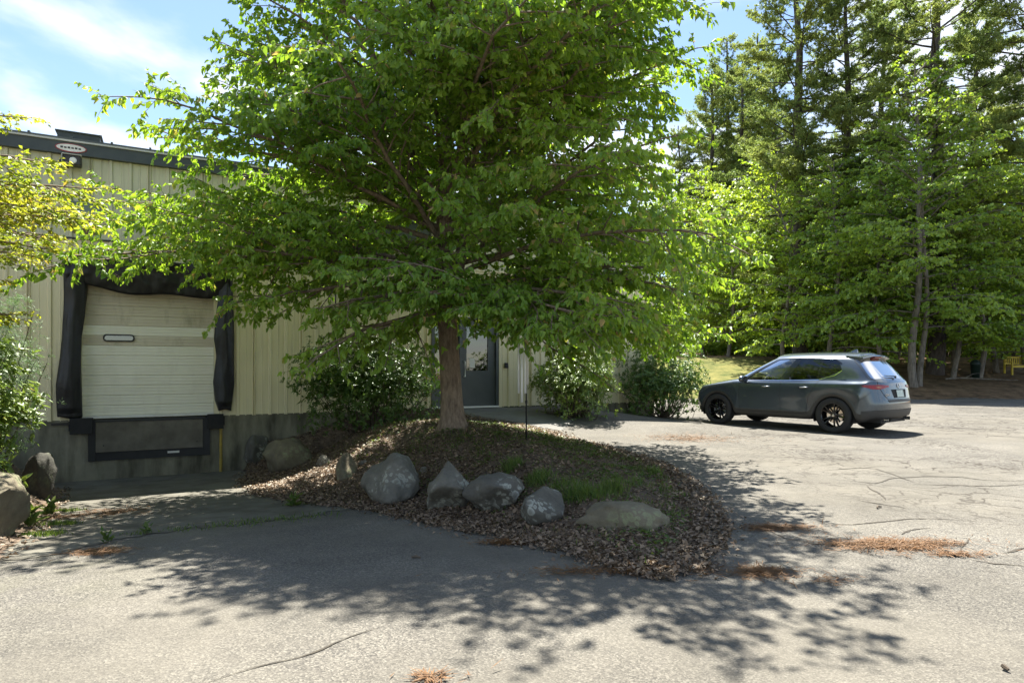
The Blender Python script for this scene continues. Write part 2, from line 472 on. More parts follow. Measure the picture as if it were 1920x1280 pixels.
def concrete_mat(name, c1, c2, stain, amt=0.8):
    m, N, Lk, b = nmat(name)
    t = nd(N, 'ShaderNodeTexCoord'); P = t.outputs['Object']
    n1 = nd(N, 'ShaderNodeTexNoise', Scale=1.4, Detail=8, Roughness=0.65); Lk.new(P, n1.inputs['Vector'])
    a = nd(N, 'ShaderNodeMapRange'); a.inputs['From Min'].default_value = 0.35; a.inputs['From Max'].default_value = 0.65; Lk.new(n1.outputs['Fac'], a.inputs['Value'])
    x = nd(N, 'ShaderNodeMix', data_type='RGBA'); x.inputs['A'].default_value = c4(c1); x.inputs['B'].default_value = c4(c2); Lk.new(a.outputs['Result'], x.inputs['Factor'])
    mp = nd(N, 'ShaderNodeMapping'); mp.inputs['Scale'].default_value = (3.0, 3.0, 0.7); mp.inputs['Location'].default_value = (3, 1, 0); Lk.new(P, mp.inputs['Vector'])
    n2 = nd(N, 'ShaderNodeTexNoise', Scale=1.1, Detail=6, Roughness=0.6); Lk.new(mp.outputs[0], n2.inputs['Vector'])
    s = nd(N, 'ShaderNodeMapRange'); s.inputs['From Min'].default_value = 0.42; s.inputs['From Max'].default_value = 0.66; s.inputs['To Max'].default_value = amt; Lk.new(n2.outputs['Fac'], s.inputs['Value'])
    y = nd(N, 'ShaderNodeMix', data_type='RGBA'); Lk.new(s.outputs['Result'], y.inputs['Factor']); Lk.new(x.outputs['Result'], y.inputs['A']); y.inputs['B'].default_value = c4(stain)
    Lk.new(y.outputs['Result'], b.inputs['Base Color']); b.inputs['Roughness'].default_value = 0.9
    n3 = nd(N, 'ShaderNodeTexNoise', Scale=30.0, Detail=6); Lk.new(P, n3.inputs['Vector'])
    bp = nd(N, 'ShaderNodeBump', Strength=0.35, Distance=0.01); Lk.new(n3.outputs['Fac'], bp.inputs['Height']); Lk.new(bp.outputs[0], b.inputs['Normal'])
    return m


def glass_mat(name, tint, fac, rough=0.02):
    """pane: part see-through, part mirror by angle"""
    m = bpy.data.materials.new(name); m.use_nodes = True
    N, Lk = m.node_tree.nodes, m.node_tree.links; N.clear()
    out = nd(N, 'ShaderNodeOutputMaterial')
    tr = nd(N, 'ShaderNodeBsdfTransparent'); tr.inputs['Color'].default_value = c4(tint)
    gl = nd(N, 'ShaderNodeBsdfGlossy'); gl.inputs['Roughness'].default_value = rough
    fr = nd(N, 'ShaderNodeFresnel'); fr.inputs['IOR'].default_value = 1.5
    n = nd(N, 'ShaderNodeTexNoise', Scale=3.0); 
    mp = nd(N, 'ShaderNodeMapRange'); mp.inputs['To Min'].default_value = fac; mp.inputs['To Max'].default_value = 0.9
    Lk.new(fr.outputs[0], mp.inputs['Value'])
    mx = nd(N, 'ShaderNodeMixShader'); Lk.new(mp.outputs['Result'], mx.inputs[0]); Lk.new(tr.outputs[0], mx.inputs[1]); Lk.new(gl.outputs[0], mx.inputs[2])
    Lk.new(mx.outputs[0], out.inputs[0])
    return m


M = {
    'asphalt': asphalt_mat(),
    'ground': ground_mat(),
    'mulch': pmat('mulch_and_soil', (0.075, 0.05, 0.032), (0.15, 0.105, 0.065), scale=9, rough=0.95, bump=0.9, bscale=30),
    'apron': concrete_mat('worn_concrete', (0.14, 0.13, 0.10), (0.10, 0.093, 0.07), (0.05, 0.042, 0.027), 0.7),
    'found': concrete_mat('foundation_concrete', (0.26, 0.24, 0.17), (0.18, 0.168, 0.12), (0.055, 0.05, 0.032), 0.9),
    'walk': concrete_mat('walkway_concrete', (0.17, 0.165, 0.145), (0.138, 0.132, 0.116), (0.08, 0.076, 0.064), 0.5),
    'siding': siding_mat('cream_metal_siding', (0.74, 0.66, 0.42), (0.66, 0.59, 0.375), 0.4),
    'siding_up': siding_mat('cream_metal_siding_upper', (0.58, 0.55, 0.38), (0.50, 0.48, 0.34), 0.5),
    'dock': siding_mat('off_white_door_steel', (0.78, 0.76, 0.63), (0.70, 0.67, 0.54), 0.15, (2.2, 2.2, 0.8)),
    'dock_dirty': siding_mat('brown_stained_door_steel', (0.50, 0.44, 0.33), (0.62, 0.57, 0.44), 0.6, (2.6, 2.6, 0.9)),
    'fascia': pmat('dark_green_grey_fascia', (0.035, 0.045, 0.042), (0.05, 0.06, 0.055), rough=0.5),
    'trim': pmat('pale_metal_trim', (0.55, 0.54, 0.48), (0.45, 0.44, 0.38), rough=0.45),
    'tarp': pmat('black_vinyl_tarp', (0.006, 0.006, 0.007), (0.012, 0.012, 0.013), scale=5, rough=0.5, bump=0.35, bscale=9),
    'rubber': pmat('black_rubber', (0.007, 0.007, 0.007), (0.015, 0.014, 0.013), scale=12, rough=0.8, bump=0.3),
    'steel': pmat('dirty_steel_plate', (0.14, 0.125, 0.095), (0.085, 0.075, 0.055), scale=4, rough=0.6, metal=0.2, bump=0.15, bscale=40),
    'darkmetal': pmat('dark_bronze_metal', (0.02, 0.018, 0.016), (0.035, 0.03, 0.026), rough=0.5),
    'blackpaint': pmat('black_paint', (0.007, 0.007, 0.007), (0.014, 0.014, 0.013), rough=0.55),
    'doorgrey': pmat('dark_grey_green_door_paint', (0.055, 0.065, 0.066), (0.07, 0.08, 0.08), scale=3, rough=0.45),
    'boxgrey': pmat('weathered_green_grey_cover', (0.21, 0.245, 0.215), (0.155, 0.19, 0.165), scale=9, rough=0.7, bump=0.1),
    'yellow': pmat('worn_yellow_paint', (0.42, 0.29, 0.035), (0.26, 0.19, 0.05), scale=7, rough=0.7),
    'benchyellow': pmat('yellow_painted_wood', (0.62, 0.47, 0.015), (0.5, 0.37, 0.012), rough=0.5),
    'cangreen': pmat('dark_green_paint', (0.008, 0.022, 0.016), (0.012, 0.03, 0.022), rough=0.5),
    'white': pmat('off_white_paint', (0.72, 0.70, 0.64), (0.6, 0.58, 0.52), rough=0.5),
    'red': pmat('red_paint', (0.30, 0.03, 0.03), rough=0.5),
    'alu': pmat('satin_aluminium', (0.85, 0.83, 0.78), (0.78, 0.76, 0.70), rough=0.35, metal=0.0),
    'wood': pmat('weathered_wood', (0.12, 0.075, 0.04), (0.2, 0.13, 0.07), scale=12, rough=0.8, stretch=(1, 1, 8)),
    'winglass': glass_mat('window_glass', (0.25, 0.28, 0.28), 0.12),
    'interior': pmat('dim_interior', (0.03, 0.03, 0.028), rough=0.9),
    'rock_grey': rock_mat('lichened_grey_granite', (0.185, 0.168, 0.128), (0.34, 0.335, 0.26), 0.8),
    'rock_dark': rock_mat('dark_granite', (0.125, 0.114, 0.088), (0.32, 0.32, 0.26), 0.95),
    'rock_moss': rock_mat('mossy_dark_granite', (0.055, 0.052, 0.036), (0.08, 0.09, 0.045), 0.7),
    'rock_tan': rock_mat('tan_green_granite', (0.20, 0.168, 0.105), (0.22, 0.23, 0.12), 0.8),
    'bark': bark_mat('grey_brown_bark', (0.12, 0.085, 0.06), (0.31, 0.235, 0.165), 20),
    'bark_pine': bark_mat('dark_pine_bark', (0.03, 0.024, 0.02), (0.10, 0.082, 0.07), 9),
    'bark_maple': bark_mat('pale_maple_bark', (0.09, 0.078, 0.062), (0.24, 0.21, 0.17), 9),
    'twig': pmat('shrub_stem', (0.08, 0.06, 0.04), (0.14, 0.11, 0.075), rough=0.9),
    'leaf': leaf_mat('bright_tree_leaf', (0.115, 0.24, 0.02), (0.30, 0.44, 0.05), (1.38, 1.30, 0.7), 0.54, tip=(0.46, 0.34, 0.14)),
    'maple': leaf_mat('maple_leaf', (0.15, 0.275, 0.026), (0.32, 0.45, 0.055), (1.35, 1.25, 0.75), 0.53),
    'lime': leaf_mat('lime_leaf', (0.20, 0.335, 0.028), (0.36, 0.48, 0.048), (1.35, 1.25, 0.8), 0.52),
    'needle': leaf_mat('pine_needle', (0.125, 0.195, 0.06), (0.31, 0.36, 0.095), (1.3, 1.3, 1.0), 0.42, 0.06),
    'rhodo': leaf_mat('rhododendron_leaf', (0.09, 0.165, 0.03), (0.25, 0.32, 0.065), (1.3, 1.3, 0.8), 0.34, 0.16, 0.4, tip=(0.34, 0.28, 0.08)),
    'shrub': leaf_mat('dark_shrub_leaf', (0.045, 0.100, 0.018), (0.125, 0.20, 0.036), (1.5, 1.5, 0.8), 0.38, 0.12, 0.4),
    'gold': leaf_mat('golden_conifer_leaf', (0.19, 0.28, 0.022), (0.44, 0.46, 0.05), (1.35, 1.25, 0.8), 0.5, 0.05, tip=(0.5, 0.40, 0.08)),
    'juniper': leaf_mat('blue_green_juniper_leaf', (0.08, 0.14, 0.065), (0.16, 0.23, 0.10), (1.2, 1.3, 1.0), 0.3, 0.05),
    'grass': leaf_mat('grass_blade', (0.06, 0.12, 0.02), (0.16, 0.20, 0.045), (1.4, 1.4, 0.8), 0.42, 0.06),
    'litter': leaf_mat('dead_leaf', (0.085, 0.056, 0.036), (0.32, 0.23, 0.15), (1.2, 1.1, 0.9), 0.15, 0.05),
    'pineduff': leaf_mat('fallen_pine_needle', (0.10, 0.046, 0.018), (0.20, 0.10, 0.038), (1.1, 1.0, 0.8), 0.1, 0.03),
    'crack': pmat('crack_grit', (0.032, 0.027, 0.02), (0.06, 0.05, 0.034), scale=20, rough=0.95),
}

# ------------------------------------------------------------------ lie of the land
F0 = np.array([-6.8, 12.0])                 # point of the facade under the middle of the dock door
FA = math.atan2(0.474, 0.880)               # heading of the facade
U = np.array([math.cos(FA), math.sin(FA)])
NV = np.array([math.sin(FA), -math.cos(FA)])  # outward normal of the facade
FLOOR = 0.40                                # floor level of the building
LOT_EDGE = 27.4


def lw(x, y):
    dx, dy = np.asarray(x, float) - F0[0], np.asarray(y, float) - F0[1]
    return dx * NV[0] + dy * NV[1], dx * U[0] + dy * U[1]


def terr(x, y):
    """height of the paved ground: dock ramp on the left, level lot on the right, bank at the back"""
    L, w = lw(x, y)
    t = np.clip((L - 0.5) / 10.0, 0, 1)
    ramp = -0.71 * (1 - (0.5 * t + 0.5 * t * t * (3 - 2 * t)))
    m = 1 - sm(2.6, 5.5, w)
    door = 0.36 * (1 - sm(0.3, 4.5, L)) * sm(4.2, 6.2, w) * (1 - sm(8.5, 12.5, w))
    yy = np.asarray(y, float) - 26.8
    r = np.maximum(0, yy)
    rise = 0.165 * np.minimum(r, 12.0) * sm(0, 2.0, r) + 0.035 * np.maximum(0, np.minimum(r - 12, 60))
    return ramp * m + door + rise


def ground_hit(px, py):
    """point of the paved ground that the photograph shows at (px, py)"""
    dx, dz = (px - 960) / 1200.0, (690 - py) / 1200.0
    t = np.arange(2.0, 80.0, 0.01)
    d = CAMZ + t * dz - terr(t * dx, t)
    i = int(np.argmax(d < 0))
    return t[i] * dx, t[i]


def grid_mesh(name, xs, ys, zf, keep=None):
    X, Y = np.meshgrid(xs, ys); Z = zf(X, Y)
    V = np.stack([X, Y, Z], -1).reshape(-1, 3)
    nx, ny = len(xs), len(ys)
    i, j = np.meshgrid(np.arange(nx - 1), np.arange(ny - 1))
    a = (j * nx + i).ravel()
    F = np.stack([a, a + 1, a + nx + 1, a + nx], -1)
    if keep is not None:
        cx = V[F].mean(1); F = F[keep(cx[:, 0], cx[:, 1])]
        used = np.unique(F); mp = -np.ones(len(V), int); mp[used] = np.arange(len(used)); V = V[used]; F = mp[F]
    return raw_mesh(name, V, F, smooth=True)


def under(x, y):
    return terr(x, y) - 0.30 * (1 - sm(26.6, 27.6, y)) * (1 - sm(44, 50, np.abs(x)))


gx = np.concatenate([np.arange(-420, -60, 20.), np.arange(-60, 60, 1.5), np.arange(60, 440, 20.)])
gy = np.concatenate([np.arange(-80, 0, 8.), np.arange(0, 26, 1.0), np.arange(26, 60, 0.5), np.arange(60, 120, 3.), np.arange(120, 620, 20.)])
g = link('ground', grid_mesh('ground', gx, gy, under), M['ground']); tag(g, kind='structure')


def lot_keep(x, y):
    L, w = lw(x, y)
    edge = LOT_EDGE + 0.25 * np.sin(x * 1.7) + 0.12 * np.sin(x * 5.3 + 1)
    return (y < edge) & ~((L < -0.3) & (w < 12.0))


ax = np.concatenate([np.arange(-40, -14, 2.), np.arange(-14, 14, 0.2), np.arange(14, 46, 1.0)])
ay = np.concatenate([np.arange(-30, -2, 2.), np.arange(-2, 16, 0.2), np.arange(16, 28.2, 0.2)])
lot = link('parking_lot', grid_mesh('parking_lot', ax, ay, terr, lot_keep), M['asphalt']); tag(lot, kind='structure')

# concrete apron in front of the dock, its ragged lower edge over the asphalt
apron_edge = [ground_hit(*p) for p in ((60, 1046), (180, 1022), (280, 1000), (400, 988), (520, 976), (640, 958))]
ae_w = np.array([lw(*p)[1] for p in apron_edge]); ae_L = np.array([lw(*p)[0] for p in apron_edge])


def apron_keep(x, y):
    L, w = lw(x, y)
    lim = np.interp(w, ae_w, ae_L) + 0.05 * np.sin(w * 9) + 0.04 * np.sin(w * 23)
    return (L < lim) & (L > -0.5) & (w > -3.2) & (w < 3.4)


apron = link('dock_apron', grid_mesh('dock_apron', np.arange(-10, -0.5, 0.06), np.arange(5, 14, 0.06), lambda x, y: terr(x, y) + 0.006, apron_keep), M['apron'])
tag(apron, kind='structure')


def poly_dist(x, y, P):
    """signed distance to polygon P (positive inside)"""
    P = np.asarray(P); x = np.asarray(x, float); y = np.asarray(y, float)
    d = np.full(x.shape, 1e9); ins = np.zeros(x.shape, bool)
    for a, b in zip(P, np.roll(P, -1, 0)):
        ex, ey = b - a
        t = np.clip(((x - a[0]) * ex + (y - a[1]) * ey) / (ex * ex + ey * ey + 1e-12), 0, 1)
        d = np.minimum(d, np.hypot(x - a[0] - t * ex, y - a[1] - t * ey))
        c = ((a[1] > y) != (b[1] > y)) & (x < (b[0] - a[0]) * (y - a[1]) / (b[1] - a[1] + 1e-12) + a[0])
        ins ^= c
    return np.where(ins, d, -d)


def wall_pt(s, L=0.0): return tuple(F0 + s * U + L * NV)


mound_poly = [wall_pt(1.75, 0.0)] + [ground_hit(*p) for p in ((452, 902), (470, 928), (560, 944), (690, 958), (800, 985), (900, 1005), (1000, 1026),
              (1090, 1052), (1170, 1078), (1250, 1092), (1320, 1070), (1362, 1030), (1376, 985), (1345, 940), (1300, 900), (1245, 868),
              (1140, 838), (1050, 812), (975, 796), (900, 786), (868, 778))] + [wall_pt(6.0, 0.35), wall_pt(5.4, 0.0)]
mound_poly = np.array(mound_poly)


def n2(x, y, s, seed=0.0):
    return np.array([noise.noise(Vector((a * s + seed, b * s - seed, seed * 1.7))) for a, b in zip(np.ravel(x), np.ravel(y))]).reshape(np.shape(x))


def mound_z(x, y, bump=True):
    L, w = lw(x, y); d = poly_dist(x, y, mound_poly); h = terr(x, y)
    T = -0.2 + 0.6 * sm(1.8, 4.6, w)
    T = T * (1 - 0.85 * sm(4.8, 10.0, L)) + 0.10 * sm(5, 9, L)
    T = np.maximum(T, h + 0.05)
    nearwall = 1 - sm(0.0, 0.8, L)
    k = np.maximum(sm(0.05, 2.5, d) * 0.88 + 0.12 * sm(0, 0.5, d), nearwall * sm(-0.1, 0.1, d))
    z = (h - 0.03) * (1 - k) + T * k
    z = np.where(d > -0.02, z + 0.02, z)
    if bump:
        z = z + 0.035 * n2(x, y, 2.3, 3.0) * sm(0, 0.4, d) + 0.015 * n2(x, y, 7.0, 9.0) * sm(0, 0.3, d)
    return z


mound = link('planting_bed', grid_mesh('planting_bed', np.arange(-6.5, 3.2, 0.09), np.arange(3.2, 16, 0.09), mound_z,
                                       lambda x, y: poly_dist(x, y, mound_poly) > -0.06), M['mulch'])
tag(mound, kind='structure')

bank_poly = np.array([ground_hit(125, 915), ground_hit(120, 955), ground_hit(75, 1000), ground_hit(15, 1050), (-5.6, 4.6), (-7.5, 2.0), (-16, 2), (-16, 8), wall_pt(-9, 0), wall_pt(-1.75, 0.0)])


def bank_z(x, y, bump=True):
    d = poly_dist(x, y, bank_poly); h = terr(x, y)
    T = -0.05 + 0.25 * sm(0.5, 2.5, d)
    k = sm(0.0, 1.1, d)
    z = (h - 0.02) * (1 - k) + np.maximum(T, h + 0.06) * k + 0.02
    if bump: z = z + 0.04 * n2(x, y, 2.1, 5.0) * sm(0, 0.4, d)
    return z


bank = link('left_bank', grid_mesh('left_bank', np.arange(-14, -4, 0.12), np.arange(2, 13, 0.12), bank_z,
                                   lambda x, y: poly_dist(x, y, bank_poly) > -0.03), M['mulch'])
tag(bank, kind='structure')

# concrete walk to the side door
walk_poly = np.array([wall_pt(5.9, 0.02), wall_pt(7.55, 0.02), wall_pt(7.75, 0.9), ground_hit(1075, 790), ground_hit(1052, 808), ground_hit(975, 793), ground_hit(880, 780)])
walk = link('walkway', grid_mesh('walkway', np.arange(-3, 3, 0.06), np.arange(9, 17, 0.06), lambda x, y: terr(x, y) + 0.008,
                                 lambda x, y: poly_dist(x, y, walk_poly) > 0), M['walk'])
tag(walk, kind='structure')

# ------------------------------------------------------------------ building (local x along the facade, -y outward)
B = empty('warehouse', (F0[0], F0[1], 0), FA)
tag(B, 'long cream metal sided warehouse with a loading dock and a dark roof edge', 'building')
RIB = 0.305
EAVE = 5.12
S0, S1 = -9.15, 12.2
DOCK0, DOCK1, DOCKTOP = -1.06, 1.10, 2.86
PD0, PD1, PDTOP = 5.62, 7.34, 2.52         # side door with sidelight


def siding_panel(s0, s1, z0, z1, m, back=0.0):
    """one ribbed sheet: flat pan with a raised rib every foot, minor creases between"""
    xs = [s0]; prof = []
    k = math.floor(s0 / RIB) - 1
    pts = [(s0, 0.0)]
    while k * RIB < s1 + RIB:
        c = k * RIB
        for dx, o in ((-0.036, 0.0), (-0.02, 0.03), (0.02, 0.03), (0.036, 0.0), (0.142, 0.0), (0.1475, 0.005), (0.1575, 0.005), (0.163, 0.0)):
            x = c + dx
            if s0 + 1e-4 < x < s1 - 1e-4: pts.append((x, o))
        k += 1
    pts.append((s1, 0.0)); pts.sort()
    mb = MB(); n = len(pts)
    vs = [(x, -o - 0.012 - back, z0) for x, o in pts] + [(x, -o - 0.012 - back, z1) for x, o in pts]
    mb.add(vs, [(i, i + 1, n + i + 1, n + i) for i in range(n - 1)])
    o = mb.build('siding_panel', m, B)
    return o


# plain structural walls behind the sheets
wb = MB()
wb.box(S0, DOCK0, 0.0, 0.2, FLOOR, EAVE); wb.box(DOCK1, PD0, 0.0, 0.2, FLOOR, EAVE); wb.box(PD1, S1, 0.0, 0.2, FLOOR, EAVE)
wb.box(DOCK0, DOCK1, 0.0, 0.2, DOCKTOP, EAVE); wb.box(PD0, PD1, 0.0, 0.2, PDTOP, EAVE)
wb.box(S1 - 0.2, S1, 0.2, 22, FLOOR, EAVE); wb.box(S0, S0 + 0.2, 0.2, 22, FLOOR, EAVE); wb.box(S0, S1, 21.8, 22, FLOOR, EAVE)
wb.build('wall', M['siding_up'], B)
# foundation: with a pit under the dock plate
PIT0, PIT1, PITZ = -0.96, 1.03, -0.36
fb = MB()
fb.box(S0, PIT0, -0.015, 0.4, -1.2, FLOOR - 0.004); fb.box(PIT1, S1, -0.015, 0.4, -1.2, FLOOR - 0.004)
fb.box(PIT0, PIT1, -0.015, 0.4, -1.2, PITZ); fb.box(PIT0, PIT1, 0.36, 0.4, PITZ, FLOOR - 0.004)
fb.build('foundation', M['found'], B)
fl = MB(); fl.box(S0 + 0.2, S1 - 0.2, 0.21, 21.7, FLOOR - 0.1, FLOOR); fl.build('floor_slab', M['found'], B)

PW = RIB * 3
k = 0
edges = []
x = S0
while x < S1 - 0.01:
    edges.append((x, min(x + PW - 0.004, S1))); x += PW
for a, b in edges:
    # lower course, cut round dock door and side door
    spans = [(a, b)]
    for c0, c1, ct in ((DOCK0, DOCK1, DOCKTOP), (PD0, PD1, PDTOP)):
        ns = []
        for p, q in spans:
            if q <= c0 or p >= c1: ns.append((p, q)); continue
            if p < c0: ns.append((p, c0))
            if q > c1: ns.append((c1, q))
            siding_panel(max(p, c0), min(q, c1), ct, 3.62, M['siding'])
        spans = ns
    for p, q in spans:
        if q - p > 0.02: siding_panel(p, q, FLOOR - 0.02, 3.62, M['siding'])
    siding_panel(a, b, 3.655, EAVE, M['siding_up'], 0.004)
fl_ = MB(); fl_.box(S0, 2.55, -0.05, 0.0, 3.625, 3.65); fl_.build('flashing_strip', M['darkmetal'], B)
fl_ = MB(); fl_.box(2.55, S1, -0.035, 0.0, 3.622, 3.652); fl_.build('flashing_strip', M['siding'], B)
# roof edge and roof
rb = MB(); rb.box(S0 - 0.1, S1 + 0.1, -0.13, 0.0, EAVE - 0.02, EAVE + 0.19); rb.build('fascia', M['fascia'], B)
rb = MB(); rb.box(S0 - 0.1, S1 + 0.1, -0.16, 0.05, EAVE + 0.193, EAVE + 0.222); rb.build('eave_trim', M['trim'], B)
rb = MB(); rb.prism([(-0.10, EAVE + 0.225), (-0.10, EAVE + 0.275), (11, EAVE + 0.95), (22.1, EAVE + 0.30), (22.1, EAVE + 0.2)], S0 - 0.1, S1 + 0.1, plane='yz')
roof = rb.build('roof', M['fascia'], B)
k = S0
rb = MB()
while k < S1:
    rb.prism([(-0.103, EAVE + 0.276), (-0.103, EAVE + 0.305), (10.9, EAVE + 0.98), (10.9, EAVE + 0.95)], k, k + 0.035, plane='yz'); k += 0.61
rb.build('roof_seam', M['fascia'], roof)
rb = MB(); rb.box(-1.42, -0.78, 0.0, 0.5, EAVE + 0.25, EAVE + 0.40); rb.box(-1.45, -0.75, -0.03, 0.53, EAVE + 0.40, EAVE + 0.42)
rb.build('roof_curb', M['fascia'], roof)

# overhead dock door: slats
dd = empty('dock_door'); dd.parent = B
z = FLOOR + 0.05
sl = MB()
n = 13; hgt = (DOCKTOP - 0.02 - z) / n
prof = [(0.0, 0.012), (0.012, 0.0), (hgt * 0.30, 0.0), (hgt * 0.33, 0.006), (hgt * 0.37, 0.0), (hgt * 0.62, 0.0), (hgt * 0.65, 0.006), (hgt * 0.69, 0.0), (hgt - 0.016, 0.0), (hgt - 0.004, 0.012)]
vs = [(DOCK0 - 0.05, 0.10 + o, h) for h, o in prof] + [(DOCK1 + 0.05, 0.10 + o, h) for h, o in prof]
sl.add(vs, [(i, i + 1, len(prof) + i + 1, len(prof) + i) for i in range(len(prof) - 1)])
slat_me = sl.mesh('door_slat')
for i in range(n):
    o = link('door_slat', slat_me, M['dock'], dd, loc=(0, 0, z + i * hgt))
    if i in (7, 9, 10, 11, 12):
        o.material_slots[0].link = 'OBJECT'; o.material_slots[0].material = M['dock_dirty']
bk = MB(); bk.box(DOCK0 - 0.05, DOCK1 + 0.05, 0.115, 0.14, FLOOR, DOCKTOP); bk.build('door_backing', M['dock'], dd)
bk = MB(); bk.box(DOCK0 - 0.02, DOCK1 + 0.02, 0.06, 0.112, FLOOR + 0.005, z - 0.002); bk.build('bottom_rail', M['white'], dd)
# small lozenge window in the door
def rrect(x0, x1, z0, z1, r, k=5):
    pts = []
    for cx, cz, a0 in ((x1 - r, z1 - r, 0), (x0 + r, z1 - r, 90), (x0 + r, z0 + r, 180), (x1 - r, z0 + r, 270)):
        for i in range(k + 1):
            a = R(a0 + 90 * i / k); pts.append((cx + r * math.cos(a), cz + r * math.sin(a)))
    return pts
wi = MB()
o_ = rrect(-0.74, -0.24, 1.81, 1.945, 0.055); i_ = rrect(-0.715, -0.265, 1.835, 1.92, 0.038); nn = len(o_)
wi.add([(p[0], 0.075, p[1]) for p in o_] + [(p[0], 0.075, p[1]) for p in i_] + [(p[0], 0.102, p[1]) for p in o_],
       [(i, (i + 1) % nn, nn + (i + 1) % nn, nn + i) for i in range(nn)] + [(i, (i + 1) % nn, 2 * nn + (i + 1) % nn, 2 * nn + i) for i in range(nn)])
wi.build('window_frame', M['blackpaint'], dd)
wi = MB(); wi.prism(i_, 0.082, 0.086); wi.build('window_pane', M['winglass'], dd)

# dock leveller: lip plate, front plate, frame, bumpers
dl = empty('dock_leveller'); dl.parent = B
m_ = MB(); m_.box(-0.86, 0.92, -0.10, 0.30, FLOOR - 0.055, FLOOR - 0.02); m_.build('lip_plate', M['blackpaint'], dl)
m_ = MB(); m_.box(-0.84, 0.90, -0.085, -0.06, -0.20, FLOOR - 0.06); m_.build('front_plate', M['steel'], dl)
m_ = MB(); m_.box(PIT0 + 0.004, -0.845, -0.06, 0.3, PITZ + 0.004, FLOOR - 0.03); m_.box(0.905, PIT1 - 0.004, -0.06, 0.3, PITZ + 0.004, FLOOR - 0.03)
m_.box(-0.845, 0.905, -0.045, 0.3, PITZ + 0.004, -0.21); m_.build('pit_frame', M['blackpaint'], dl)
m_ = MB(); m_.box(0.30, 0.50, -0.048, -0.046, -0.285, -0.245); m_.build('name_plate', M['white'], dl)
for bx_ in (-0.72, 0.80):
    m_ = MB(); m_.lathe([(0.0, -0.086), (0.012, -0.094), (0.0, -0.098)], 8, 'y', (bx_, 0, -0.08)); m_.build('bolt', M['blackpaint'], dl)
for a, b in ((-1.22, -0.88), (0.98, 1.26)):
    m_ = MB()
    for q in range(5): m_.box(a, b, -0.04 - 0.03 * q - 0.027, -0.04 - 0.03 * q, FLOOR - 0.25 + 0.004 * (q % 2), FLOOR + 0.03 - 0.005 * (q % 2))
    m_.box(a - 0.03, b + 0.03, -0.035, -0.016, FLOOR - 0.2, FLOOR - 0.02)
    m_.build('dock_bumper', M['rubber'], dl, bevel=0.006)
m_ = MB(); m_.box(-1.5, -1.2, -0.05, -0.016, FLOOR - 0.09, FLOOR - 0.045); m_.build('angle_iron', M['darkmetal'], dl)

# sagging dock-seal curtains
def curtain(name, cols_, rows_, fn):
    """closed puffy sheet"""
    V = []; Fc = []
    nu, nv = cols_, rows_
    for side in (0, 1):
        for j in range(nv):
            for i in range(nu):
                V.append(fn(i / (nu - 1), j / (nv - 1), side))
    b = nu * nv
    for j in range(nv - 1):
        for i in range(nu - 1):
            a = j * nu + i
            Fc.append((a, a + 1, a + nu + 1, a + nu)); Fc.append((b + a, b + a + nu, b + a + nu + 1, b + a + 1))
    def rim(seq):
        for p, q in zip(seq[:-1], seq[1:]): Fc.append((p, b + p, b + q, q))
    rim([i for i in range(nu)]); rim([(nv - 1) * nu + i for i in range(nu)][::-1]); rim([j * nu for j in range(nv)][::-1]); rim([j * nu + nu - 1 for j in range(nv)])
    mb = MB(); mb.add(V, Fc)
    return mb.build(name, M['tarp'], ds, smooth=True)


ds = empty('dock_seal'); ds.parent = B
def side_curtain(xo, xi_t, seed, zt, zb):
    def fn(u, v, side):
        z = zt + (zb - zt) * v
        xin = np.interp(v, [0, .22, .35, .5, .62, .8, 0.93, 1], xi_t)
        xout = np.interp(v, [0, .22, .5, .8, 1], xo)
        x = xout + (xin - xout) * u
        puff = 0.10 + 0.10 * math.sin(math.pi * min(1, max(0, u)) ) + 0.02 * math.sin(v * 9 + seed)
        wr = 0.045 * noise.noise(Vector((x * 7 + seed, v * 3.5, seed))) + 0.025 * noise.noise(Vector((x * 16, v * 8 + seed, 2.0)))
        if v > 0.95: puff *= 0.75
        return (x + 0.02 * math.sin(v * 7 + seed) * (side - 0.5), -(0.025 if side else puff + wr), z + 0.02 * math.sin(u * 5 + seed) * (v > 0.99))
    return fn
curtain('side_curtain', 12, 60, side_curtain([-1.30, -1.31, -1.34, -1.42, -1.40], [-0.95, -0.97, -1.0, -1.06, -1.06, -1.06, -1.055, -1.05], 1.3, 3.30, 0.44))
curtain('side_curtain', 12, 60, side_curtain([1.42, 1.44, 1.46, 1.45, 1.40], [1.20, 1.17, 1.13, 1.10, 1.14, 1.09, 1.12, 1.18], 5.1, 3.27, 0.50))
def head(u, v, side):
    x = -1.28 + 2.66 * u
    zt = 3.29; zb = 2.72 + 0.12 * (1 - u) ** 3 - 0.05 * math.sin(u * math.pi) + 0.03 * math.sin(u * 13)
    z = zt + (zb - zt) * v
    puff = 0.24 * (1 - v) * 0.6 + 0.13 + 0.05 * noise.noise(Vector((x * 4, v * 3, 4.4))) + 0.03 * noise.noise(Vector((x * 11, v * 6 + x * 3, 1.0)))
    return (x, -(0.04 if side else puff), z)
curtain('head_curtain', 60, 14, head)

# vertical conduit and downspout details on the wall
m_ = MB(); m_.tube([(3.44, -0.06, 3.62), (3.44, -0.06, 0.7)], 0.014, 8); m_.build('conduit', M['darkmetal'], B)
m_ = MB(); m_.tube([(1.22, -0.04, FLOOR - 0.1), (1.22, -0.04, -0.72)], 0.028, 10); m_.build('yellow_pipe', M['yellow'], B)

